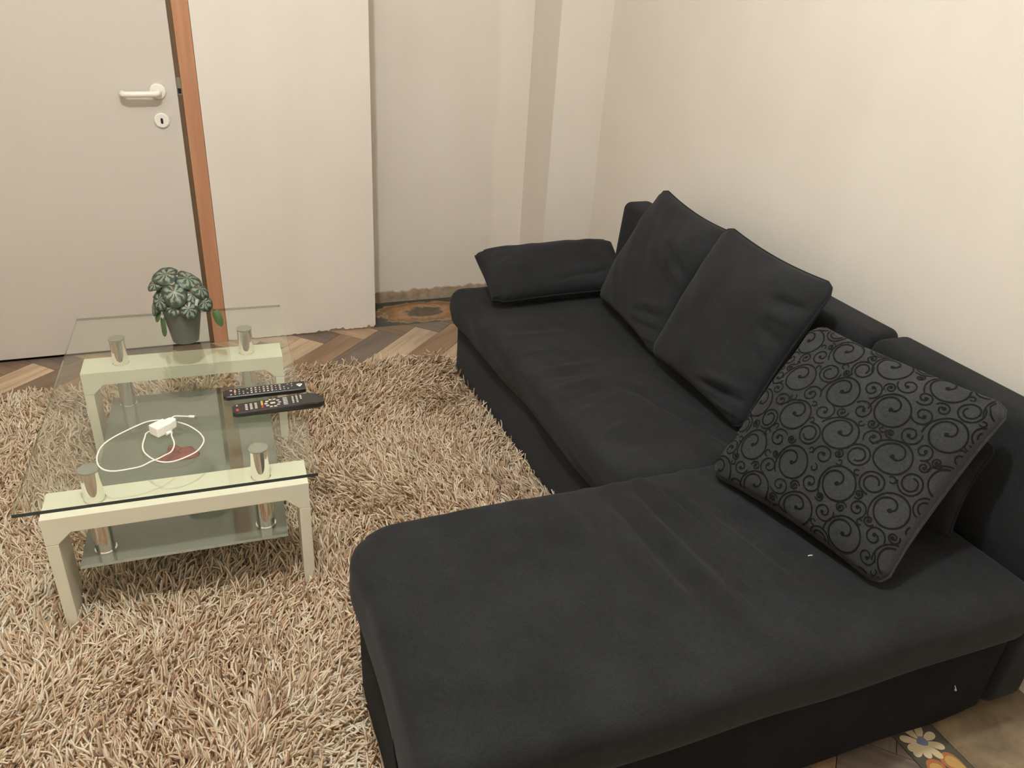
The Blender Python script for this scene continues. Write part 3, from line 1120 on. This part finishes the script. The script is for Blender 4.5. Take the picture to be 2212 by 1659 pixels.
# ------------------------------------------------------------------ shaggy rug
rug = empty('shag_rug', (-0.2, 1.6, 0.0))
tag(rug, 'thick beige shaggy rug under the coffee table', 'rug')
RO = np.array([-0.2, 1.6, 0.0])
M_backing = simple('rug_backing', sl((190, 158, 126)), 0.95)
MB().box(RUG[0], RUG[1], RUG[2], RUG[3], 0.0008, RUGZ - 0.001).build('backing', M_backing, rug, off=RO)
t = NT('shag_yarn')
at = t.add('ShaderNodeAttribute', attribute_name='tone')
c = t.ramp(at.outputs['Fac'], [(0.0, sl((158, 121, 94))), (0.22, sl((222, 192, 160))), (0.55, sl((248, 228, 200))), (1.0, sl((255, 249, 232)))])
t.set(c, 0.7, Specular_IOR_Level=0.12)
tlu = t.add('ShaderNodeBsdfTranslucent')
t.link(c, tlu.inputs[0])
mxy = t.add('ShaderNodeMixShader')
mxy.inputs[0].default_value = 0.30
t.link(t.b.outputs[0], mxy.inputs[1])
t.link(tlu.outputs[0], mxy.inputs[2])
t.link(mxy.outputs[0], t.out.inputs['Surface'])
M_yarn = t.m
DENS = 14500
area = (RUG[1] - RUG[0]) * (RUG[3] - RUG[2])
N0 = int(DENS * area)
x = rng.uniform(RUG[0], RUG[1], N0)
y = rng.uniform(RUG[2], RUG[3], N0)
CCX, CCY, CCR = 0.307, 1.205, 0.1015


def in_chaise(x, y):
    corner = (x < CCX) & (y > CCY)
    return np.where(corner, np.hypot(x - CCX, y - CCY) < CCR, (x > CCX - CCR) & (y < CCY + CCR))


keep = ~in_chaise(x, y)
keep &= ~(x > 0.876 + (2.665 - y) * 0.03)
ca, sa = math.cos(TA), math.sin(TA)
u = (x - TC[0]) * ca + (y - TC[1]) * sa
vv_ = -(x - TC[0]) * sa + (y - TC[1]) * ca
for s in (-1, 1):
    for q in (-1, 1):
        keep &= ~((abs(u - q * 0.273) < 0.018) & (abs(vv_ - s * 0.355) < 0.057))
x, y = x[keep], y[keep]
NS = len(x)
flow = wav(91, 2.2)(x, y) * 1.8 + wav(92, 11.0, 14)(x, y) * 1.5
ang = flow + rng.normal(0, 0.75, NS) + 0.6
tilt0 = np.clip(rng.normal(0.85, 0.36, NS) + 0.15 * wav(93, 9)(x, y), 0.0, 1.3)
bend = rng.normal(0.40, 0.35, NS)
curl_ = rng.normal(0, 0.6, NS)
Ls = rng.uniform(0.034, 0.064, NS)
SEG = 4
pts = np.zeros((NS, SEG + 1, 3))
pts[:, 0] = np.stack([x, y, np.full(NS, RUGZ - 0.002)], 1)
for k in range(SEG):
    tt_ = np.clip(tilt0 + bend * k / (SEG - 1), 0, 1.62)
    aa = ang + curl_ * k / (SEG - 1)
    stp = Ls / SEG
    dirv = np.stack([np.sin(tt_) * np.cos(aa), np.sin(tt_) * np.sin(aa), np.cos(tt_)], 1)
    pts[:, k + 1] = pts[:, k] + dirv * stp[:, None]
pts[:, :, 2] = np.maximum(pts[:, :, 2], 0.004)
# yarn does not grow into the sofa: mirror strands that would
lim = 0.872 + (2.665 - pts[:, :, 1]) * 0.03
over = (pts[:, :, 0] > lim) & (pts[:, :, 1] < 2.68)
pts[:, :, 0] = np.where(over, 2 * lim - pts[:, :, 0], pts[:, :, 0])
inch = in_chaise(pts[:, :, 0], pts[:, :, 1])
rx, ry = pts[:, :1, 0], pts[:, :1, 1]
side_l = (ry < CCY) & np.ones_like(inch)
side_f = (rx > CCX) & ~side_l
pts[:, :, 0] = np.where(inch & side_l, 2 * (CCX - CCR) - pts[:, :, 0], pts[:, :, 0])
pts[:, :, 1] = np.where(inch & side_f, 2 * (CCY + CCR) - pts[:, :, 1], pts[:, :, 1])
cdx, cdy = pts[:, :, 0] - CCX, pts[:, :, 1] - CCY
cd = np.maximum(np.hypot(cdx, cdy), 1e-6)
kk = np.where(inch & ~side_l & ~side_f, np.clip((2 * CCR - cd) / cd, 1, 1.6), 1.0)
pts[:, :, 0], pts[:, :, 1] = CCX + cdx * kk, CCY + cdy * kk
rad = rng.uniform(0.0020, 0.0031, NS)
tang = np.gradient(pts, axis=1)
tang /= np.maximum(np.linalg.norm(tang, axis=2, keepdims=True), 1e-9)
ref = rng.normal(0, 1, (NS, 1, 3))
U_ = np.cross(tang, np.broadcast_to(ref, tang.shape))
U_ /= np.maximum(np.linalg.norm(U_, axis=2, keepdims=True), 1e-9)
V_ = np.cross(tang, U_)
taper = np.array([1.0, 1.0, 1.05, 1.0, 0.75])
vs = np.zeros((NS, SEG + 1, 3, 3), np.float32)
for k in range(3):
    a = 2 * math.pi * k / 3
    vs[:, :, k] = pts + (math.cos(a) * U_ + math.sin(a) * V_) * (rad[:, None] * taper[None])[:, :, None]
vs = vs.reshape(-1, 3) - RO.astype(np.float32)
per = (SEG + 1) * 3
loc_f = []
for j in range(SEG):
    for k in range(3):
        k2 = (k + 1) % 3
        loc_f.append((j * 3 + k, j * 3 + k2, (j + 1) * 3 + k2, (j + 1) * 3 + k))
loc_f = np.array(loc_f)
faces = (np.arange(NS)[:, None, None] * per + loc_f[None]).reshape(-1, 4)
me = bpy.data.meshes.new('pile')
me.vertices.add(len(vs))
me.vertices.foreach_set('co', vs.astype(np.float32).ravel())
me.loops.add(faces.size)
me.loops.foreach_set('vertex_index', faces.ravel().astype(np.int32))
me.polygons.add(len(faces))
me.polygons.foreach_set('loop_start', np.arange(0, faces.size, 4, dtype=np.int32))
me.polygons.foreach_set('use_smooth', np.ones(len(faces), bool))
me.update(calc_edges=True)
tone = np.clip(rng.beta(2.2, 1.7, NS) + 0.12 * wav(95, 5)(x, y), 0, 1)
attr = me.attributes.new('tone', 'FLOAT', 'POINT')
attr.data.foreach_set('value', np.repeat(tone, per).astype(np.float32))
pile = link('pile', me, M_yarn, rug)
tag(pile, kind='stuff')

# ------------------------------------------------------------------ things on the table
def on_table(u, v, z):
    return table_to_world(u, v, z)


# potted plant
M_pot = simple('grey_pot', sl((96, 98, 88)), 0.55)
M_soil = simple('soil', (0.02, 0.014, 0.01, 1), 0.95)
M_stem = simple('red_stem', sl((120, 62, 48)), 0.6)
M_leaf_plain = simple('green_leaf', sl((66, 92, 52)), 0.4)
t = NT('silver_veined_leaf')
uv = t.coords('UV')
sx = t.add('ShaderNodeSeparateXYZ')
t.link(uv, sx.inputs[0])
nz = t.noise(t.scaled(uv, (9, 3, 1)), 1.0, 4, 0.65)
ang_ = t.math('ADD', t.math('MULTIPLY', sx.outputs[0], 2 * math.pi * 8), t.math('MULTIPLY', nz, 11.0))
st = t.math('MULTIPLY', t.math('ADD', t.math('SINE', ang_), 1.0), 0.5)
br = t.noise(t.scaled(uv, (34, 7, 1)), 1.0, 3, 0.6)
k_ = t.math('MULTIPLY', st, t.math('ADD', br, 0.55))
edge_ = t.add('ShaderNodeMapRange')
edge_.inputs[1].default_value = 0.98
edge_.inputs[2].default_value = 0.60
t.link(sx.outputs[1], edge_.inputs[0])
k_ = t.math('MULTIPLY', k_, edge_.outputs[0])
c = t.ramp(k_, [(0.12, sl((44, 53, 41))), (0.38, sl((74, 86, 70))), (0.85, sl((126, 136, 118)))])
t.set(c, 0.38, Specular_IOR_Level=0.45)
M_leaf = t.m

PC = (0.015, 0.285)
plant = empty('potted_plant', on_table(PC[0], PC[1], GZ + 0.0004), TA)
tag(plant, 'small plant with silver veined leaves in a grey pot on the glass table', 'plant')
MB().lathe([(0.030, 0.0), (0.0365, 0.0), (0.0375, 0.004), (0.0535, 0.100), (0.0555, 0.101), (0.0555, 0.107), (0.053, 0.107), (0.0515, 0.098), (0.050, 0.090), (0.02, 0.089)], 48).build('pot', M_pot, plant, True)
MB().lathe([(0.0495, 0.0902), (0.03, 0.096), (0.005, 0.097)], 32, cap=True).build('soil', M_soil, plant, True)


def leaf_mesh(seed, ratio=1.1, cup=0.22, na=30, nr=7):
    r = random.Random(seed)
    ph = r.uniform(0, 6.28)
    v, f, uvv = [], [], []
    v.append((0, 0, 0))
    uvv.append((0, 0))
    for j in range(1, nr + 1):
        q = j / nr
        for k in range(na):
            a = 2 * math.pi * k / na
            # heart shape: notch at a = pi, point at a = 0
            rr = 1.0 + 0.10 * math.cos(a) ** 3 - 0.28 * math.exp(-((a - math.pi) / 0.32) ** 2)
            x, y = q * rr * math.cos(a) * ratio, q * rr * math.sin(a)
            z = -cup * q * q + 0.035 * q * math.sin(9 * a + ph) * (1 - 0.3 * q) + 0.06 * q * q * math.sin(3 * a + ph)
            v.append((x, y, z))
            uvv.append((k / na, q))
    for k in range(na):
        f.append((0, 1 + k, 1 + (k + 1) % na))
    for j in range(nr - 1):
        for k in range(na):
            a, b_ = 1 + j * na, 1 + (j + 1) * na
            k2 = (k + 1) % na
            f.append((a + k, b_ + k, b_ + k2, a + k2))
    me = mesh('leaf', v, f, True)
    ul = me.uv_layers.new(name='UVMap')
    for p in me.polygons:
        ks = [uvv[me.loops[l].vertex_index] for l in p.loop_indices]
        wrap = max(u0 for u0, _ in ks) > 0.9
        for l, (u0, q0) in zip(p.loop_indices, ks):
            ul.data[l].uv = (u0 + 1.0 if (wrap and u0 < 0.1) else u0, q0)
    return me


LM = [leaf_mesh(i, 1.06 + 0.05 * i, 0.20 + 0.06 * i) for i in range(4)]
for m_ in LM:
    m_.materials.append(M_leaf)


def leaf_at(c, n, tip, s, me=None, stem=True):
    n = Vector(n).normalized()
    tp = Vector(tip)
    tp = (tp - tp.dot(n) * n).normalized()
    sd = n.cross(tp)
    me = me or LM[len(plant.children) % 4]
    o = link('leaf', me, None, plant)
    o.matrix_local = Matrix(((tp.x * s, sd.x * s, n.x * s, c[0]), (tp.y * s, sd.y * s, n.y * s, c[1]), (tp.z * s, sd.z * s, n.z * s, c[2]), (0, 0, 0, 1)))
    if stem:
        p1 = Vector(c) - tp * s * 0.55 - n * 0.004
        p0 = Vector((c[0] * 0.15, c[1] * 0.15, 0.095))
        mid = (p0 + p1) / 2 + Vector((0, 0, 0.018))
        MB().tube(spline([p0, mid, p1, Vector(c) - n * 0.002], 4), 0.0014, 6).build('stem', M_stem, plant, True)
    return o


for (c_, n_, tp_, s_) in (
        ((-0.010, -0.040, 0.165), (0.05, -0.75, 0.65), (0.1, -0.6, -0.6), 0.034),     # big central leaf
        ((-0.030, 0.015, 0.200), (-0.2, -0.35, 0.9), (-0.9, 0.1, 0.0), 0.036),          # top
        ((0.028, 0.000, 0.190), (0.35, -0.45, 0.8), (0.8, -0.3, -0.3), 0.034),
        ((0.005, 0.045, 0.192), (0.1, 0.2, 0.95), (0.1, 0.9, 0.0), 0.034),
        ((-0.052, -0.030, 0.140), (-0.5, -0.72, 0.42), (-0.4, -0.4, -0.8), 0.026),       # left face
        ((-0.060, 0.004, 0.178), (-0.45, -0.35, 0.8), (-0.9, -0.1, -0.35), 0.024),
        ((0.058, -0.012, 0.160), (0.6, -0.5, 0.6), (0.6, -0.2, -0.7), 0.028),
        ((0.064, -0.028, 0.124), (0.45, -0.75, 0.5), (0.75, -0.3, -0.55), 0.025),
        ((0.022, -0.056, 0.118), (0.15, -0.85, 0.45), (0.2, -0.3, -0.9), 0.026),
        ((-0.018, -0.046, 0.122), (-0.2, -0.75, 0.6), (-0.3, -0.4, -0.8), 0.024),
        ((-0.070, -0.010, 0.118), (-0.8, -0.4, 0.45), (-0.5, -0.2, -0.85), 0.025),
        ((-0.056, 0.035, 0.150), (-0.7, 0.3, 0.6), (-0.6, 0.5, -0.6), 0.028),
        ((0.050, 0.045, 0.150), (0.6, 0.5, 0.6), (0.6, 0.6, -0.5), 0.028),
        ((0.000, 0.068, 0.140), (0.0, 0.8, 0.6), (0.0, 0.6, -0.8), 0.028),
        ((0.035, -0.030, 0.150), (0.3, -0.7, 0.6), (0.5, -0.5, -0.6), 0.026),
        ((-0.040, -0.005, 0.160), (-0.4, -0.5, 0.75), (-0.7, -0.4, -0.5), 0.024)):
    leaf_at(c_, n_, tp_, s_)
LN = leaf_mesh(9, 2.2, 0.25)
LN.materials.append(M_leaf_plain)
leaf_at((-0.055, -0.030, 0.062), (-0.75, -0.6, 0.2), (0.25, -0.1, -0.95), 0.0135, LN)
leaf_at((-0.064, -0.018, 0.098), (-0.7, -0.6, 0.3), (-0.2, -0.1, -0.95), 0.0120, LN)
o = leaf_at((0.096, -0.016, 0.070), (0.1, -0.95, 0.3), (0.25, -0.1, -0.95), 0.0125, LN, False)
MB().tube(spline([(0.03, -0.01, 0.098), (0.062, -0.018, 0.112), (0.080, -0.018, 0.104), (0.089, -0.016, 0.091)], 5), 0.0011, 6).build('stem', M_stem, plant, True)
MB().box(-0.004, 0.004, -0.0006, 0.0006, 0.0, 0.05).build('plant_tag', simple('tag_white', (0.75, 0.73, 0.68, 1), 0.5), plant, loc=(0.034, -0.036, 0.092), rot=(0.25, 0.2, 0.3))

# remote controls
M_remote = simple('black_plastic', (0.012, 0.012, 0.012, 1), 0.32)
M_remote2 = simple('dark_plastic', (0.018, 0.0165, 0.015, 1), 0.38)
M_btn = simple('button_print', (0.55, 0.52, 0.46, 1), 0.5)
M_btn_dark = simple('button_dark', (0.03, 0.03, 0.03, 1), 0.5)
M_red = simple('button_red', (0.45, 0.05, 0.03, 1), 0.5)
M_yel = simple('button_yellow', (0.60, 0.42, 0.06, 1), 0.5)


def remote_body(L, W0, W1, H0, H1, nose=0.0, n=24):
    """long body from x=0 to L; half widths and heights run between the two ends"""
    v, f = [], []
    prof_n = 14
    for i in range(n + 1):
        s = i / n
        x = L * s
        e = min(1.0, math.sqrt(max(0.0, 1 - max(0.0, 1 - s * 14) ** 2)) * 0.4 + 0.6 if s < 1 / 14 else 1.0)
        e2 = 1.0
        if s > 0.90:
            q = (s - 0.90) / 0.10
            e2 = 1 - (0.10 + nose * 0.9) * q * q
        hw = (W0 + (W1 - W0) * s) * e * (1 - (1 - e2) * 0.7)
        h = (H0 + (H1 - H0) * s)
        ht = h * (1 - nose * max(0, (s - 0.80) / 0.2) ** 2 * 0.55)
        sec = [(-hw * 0.72, 0.0), (hw * 0.72, 0.0), (hw * 0.96, h * 0.35), (hw, ht * 0.82), (hw * 0.93, ht), (-hw * 0.93, ht), (-hw, ht * 0.82), (-hw * 0.96, h * 0.35)]
        for (yy, zz) in sec:
            v.append((x, yy, zz))
    m = 8
    for i in range(n):
        for k in range(m):
            k2 = (k + 1) % m
            f.append((i * m + k, (i + 1) * m + k, (i + 1) * m + k2, i * m + k2))
    f.append(tuple(range(m)))
    f.append(tuple(n * m + k for k in range(m - 1, -1, -1)))
    return v, f


def btn(b, x, y, z, hx, hy):
    b.box(x - hx, x + hx, y - hy, y + hy, z - 0.001, z + 0.0011)


r1 = empty('remote_control', on_table(0.110, -0.109, GZ + 0.0004), TA + 0.010)
tag(r1, 'slim straight black remote control with a white logo on the glass table', 'remote')
v, f = remote_body(0.207, 0.0215, 0.0235, 0.014, 0.016)
b1_ = MB().add(v, f).build('body', M_remote, r1, bevel=0.001)
b, c2, c3 = MB(), MB(), MB()
for i in range(15):
    xx = 0.030 + i * 0.0102
    for j in range(-1, 2):
        big = i in (4, 5, 7, 8, 9, 11)
        if (i + j) % 5 == 3 and not big:
            continue
        btn(b, xx, j * 0.0115, 0.0142 + 0.002 * xx / 0.2, 0.0016 if not big else 0.0024, 0.0015 if not big else 0.0022)
btn(b, 0.020, 0.010, 0.0144, 0.0032, 0.0022)
btn(b, 0.020, -0.012, 0.0144, 0.0022, 0.0018)
tag(b.build('buttons', M_btn, b1_), kind='stuff')
btn(c2, 0.030, 0.004, 0.0148, 0.0026, 0.0022)
c2.build('yellow_button', M_yel, b1_)
btn(c3, 0.030, -0.0065, 0.0148, 0.0026, 0.0022)
c3.build('red_button', M_red, b1_)
pts = [(0.1925, -0.0095), (0.1965, -0.003), (0.2005, 0.0045), (0.1985, 0.0075), (0.1925, 0.0095), (0.1865, 0.0075), (0.1845, 0.0045), (0.1885, -0.003)]
MB().prism(pts, 0.0160, 0.0164).build('logo', simple('logo_white', (0.75, 0.73, 0.68, 1), 0.5), b1_)
b = MB()
for k, yy in enumerate((0.0020, 0.0052)):
    b.box(0.1885 - 0.001 * k, 0.1965 + 0.001 * k, yy, yy + 0.0012, 0.0163, 0.01665)
b.build('logo_bars', M_remote, b1_)

r2 = empty('curved_remote_control', on_table(0.130, -0.198, GZ + 0.0004), TA + 0.028)
tag(r2, 'long black remote control with a sloped end jutting over the table edge', 'remote')
v, f = remote_body(0.226, 0.0245, 0.0275, 0.015, 0.024, nose=1.0)
b2_ = MB().add(v, f).build('body', M_remote2, r2, bevel=0.001)
zt = lambda xx: 0.0152 + 0.009 * xx / 0.226
b = MB()
for i in range(3):
    for j in range(-2, 2):
        btn(b, 0.034 + i * 0.0115, j * 0.008 + 0.003, zt(0.034 + i * 0.0115), 0.0030, 0.0020)
for i in range(3):
    for j in range(-2, 3):
        if i == 2 and j < 0:
            continue
        btn(b, 0.148 + i * 0.010, j * 0.0075 + 0.001, zt(0.148 + i * 0.01), 0.0022, 0.0018)
for k in range(10):
    a = 2 * math.pi * k / 10
    btn(b, 0.098 + 0.0165 * math.cos(a), 0.0185 * math.sin(a), zt(0.098), 0.0036, 0.0024)
btn(b, 0.098, 0.0, zt(0.098), 0.006, 0.0035)
for j in range(-2, 3):
    btn(b, 0.129, j * 0.008, zt(0.129), 0.0055, 0.0016)
btn(b, 0.012, 0.014, zt(0.012), 0.002, 0.002)
tag(b.build('buttons', M_btn, b2_), kind='stuff')
b = MB()
btn(b, 0.012, -0.010, zt(0.012), 0.003, 0.0055)
b.build('power_button', M_red, b2_)
for j, mm in ((2, M_yel), (1, M_yel), (0, M_yel), (-1, M_red), (-2, M_red)):
    b = MB()
    btn(b, 0.072, j * 0.0075, zt(0.072), 0.0024, 0.0032)
    b.build('colour_button', mm, b2_)

# charger and cable
M_chg = simple('charger_white', (0.80, 0.77, 0.72, 1), 0.35)
M_cable = simple('cable_white', (0.80, 0.77, 0.68, 1), 0.45)
aa = math.radians(39)
ch_ = empty('phone_charger', on_table(-0.030, -0.244, GZ + 0.0004), TA + aa)
tag(ch_, 'white plug-in phone charger lying on the glass table', 'charger')
MB().box(-0.024, 0.016, -0.0165, 0.0165, 0.0, 0.0245).build('body', M_chg, ch_, bevel=0.0025)
MB().prism([(0.0162, -0.013), (0.030, -0.011), (0.036, -0.006), (0.036, 0.006), (0.030, 0.011), (0.0162, 0.013)], 0.002, 0.0225).build('plug', M_chg, ch_, bevel=0.002)
for q in (-1, 1):
    MB().tube([(0.0362, 0.0035 * q, 0.012), (0.0485, 0.0035 * q, 0.012)], 0.0016, 8).build('pin', M_steel, ch_, True)
cpts = [(0.0305, -0.1903), (0.016, -0.1868), (-0.0055, -0.1848), (-0.0191, -0.2229), (-0.0313, -0.2321), (-0.0597, -0.2356), (-0.0679, -0.2628), (-0.0708, -0.296), (-0.0673, -0.3244), (-0.0583, -0.3455), (-0.0457, -0.3646), (-0.0308, -0.3788), (-0.015, -0.3849), (0.0033, -0.3835), (0.0255, -0.3718), (0.0455, -0.3552), (0.0577, -0.3306), (0.0619, -0.3061), (0.055, -0.2783), (0.0409, -0.2511), (0.0238, -0.2274), (0.005, -0.2106), (-0.0123, -0.1988), (-0.0309, -0.1912), (-0.0508, -0.188), (-0.0689, -0.1913), (-0.0889, -0.2047), (-0.1084, -0.2209), (-0.1311, -0.2416), (-0.1468, -0.2605), (-0.1579, -0.2828), (-0.1625, -0.3088), (-0.1627, -0.3326), (-0.1576, -0.3598), (-0.1463, -0.3805), (-0.1316, -0.3917), (-0.1139, -0.395), (-0.0914, -0.3931), (-0.0689, -0.3886), (-0.0489, -0.3795), (-0.0337, -0.3716), (-0.021, -0.3602), (-0.0096, -0.3442), (-0.0035, -0.3238), (-0.0033, -0.3014), (-0.0087, -0.2772), (-0.0135, -0.266)]
CR = 0.0017
hts = {0: 0.0035, 1: 0.0040, 2: 0.0056, 39: 0.0055, 40: 0.006, 41: 0.0055, 45: 0.006, 46: 0.0065}
cab = empty('charging_cable', on_table(-0.05, -0.29, GZ + 0.0004), TA)
tag(cab, 'white charging cable coiled loosely on the glass table', 'cable')
cu, cv = -0.05, -0.29
cp3 = [(p[0] - cu, p[1] - cv, hts.get(i, 0.0018)) for i, p in enumerate(cpts)]
cp3[3] = (-0.0165 - cu, -0.2050 - cv, 0.0052)
cp3[4] = (-0.0375 - cu, -0.2220 - cv, 0.0020)
cp3[5] = (-0.0640 - cu, -0.2426 - cv, 0.0018)
cp3[46] = (-0.0085 - cu, -0.2625 - cv, 0.0060)
MB().tube(spline(cp3, 6), CR, 8).build('cord', M_cable, cab, True)
e0, e1 = Vector(cp3[0]), Vector(cp3[1])
dr = (e0 - e1).normalized()
cn_ = MB().tube([e0 - dr * 0.002, e0 + dr * 0.011], 0.0032, 10).build('connector', M_cable, cab, True)
MB().tube([e0 + dr * 0.0112, e0 + dr * 0.016], 0.0024, 8).build('connector_tip', M_steel, cn_, True)
MB().tube([cp3[46], (-0.0115 - cu, -0.2590 - cv, 0.0062), (-0.0209 - cu, -0.2666 - cv, 0.0062)], [0.0024, 0.0042, 0.0042], 10).build('connector', M_cable, cab, True)

# crumpled red cloth on the lower shelf
t = NT('red_cloth')
M_redcloth = t.set(t.ramp(t.noise(t.coords(), 60, 4), [(0.3, sl((110, 48, 42))), (0.7, sl((156, 76, 66)))]), 0.9)
cl = MB()
na, nr = 40, 8
v, f = [(0, 0, 0.012)], []
for j in range(1, nr + 1):
    q = j / nr
    for k in range(na):
        a = 2 * math.pi * k / na
        rr = 0.036 * (1 + 0.45 * math.exp(-((a - 2.5) / 0.35) ** 2) - 0.25 * math.exp(-((a - 1.7) / 0.4) ** 2) + 0.22 * math.sin(2 * a + 0.6) + 0.14 * math.sin(3 * a + 2.1) + 0.10 * math.sin(5 * a + 1.0))
        h = 0.010 * (1 - q * q) * (1 + 0.5 * math.sin(4 * a + 6 * q)) + 0.0008
        v.append((q * rr * 1.15 * math.cos(a), q * rr * 1.35 * math.sin(a), h))
for k in range(na):
    f.append((0, 1 + k, 1 + (k + 1) % na))
for j in range(nr - 1):
    for k in range(na):
        a, b_ = 1 + j * na, 1 + (j + 1) * na
        k2 = (k + 1) % na
        f.append((a + k, b_ + k, b_ + k2, a + k2))
f.append(tuple(1 + (nr - 1) * na + k for k in range(na - 1, -1, -1)))
o = link('red_cloth', mesh('red_cloth', v, f, True), M_redcloth, None, on_table(-0.028, 0.025, 0.1963), (0, 0, TA - 0.45))
tag(o, 'small crumpled red cloth lying on the lower glass shelf', 'cloth')
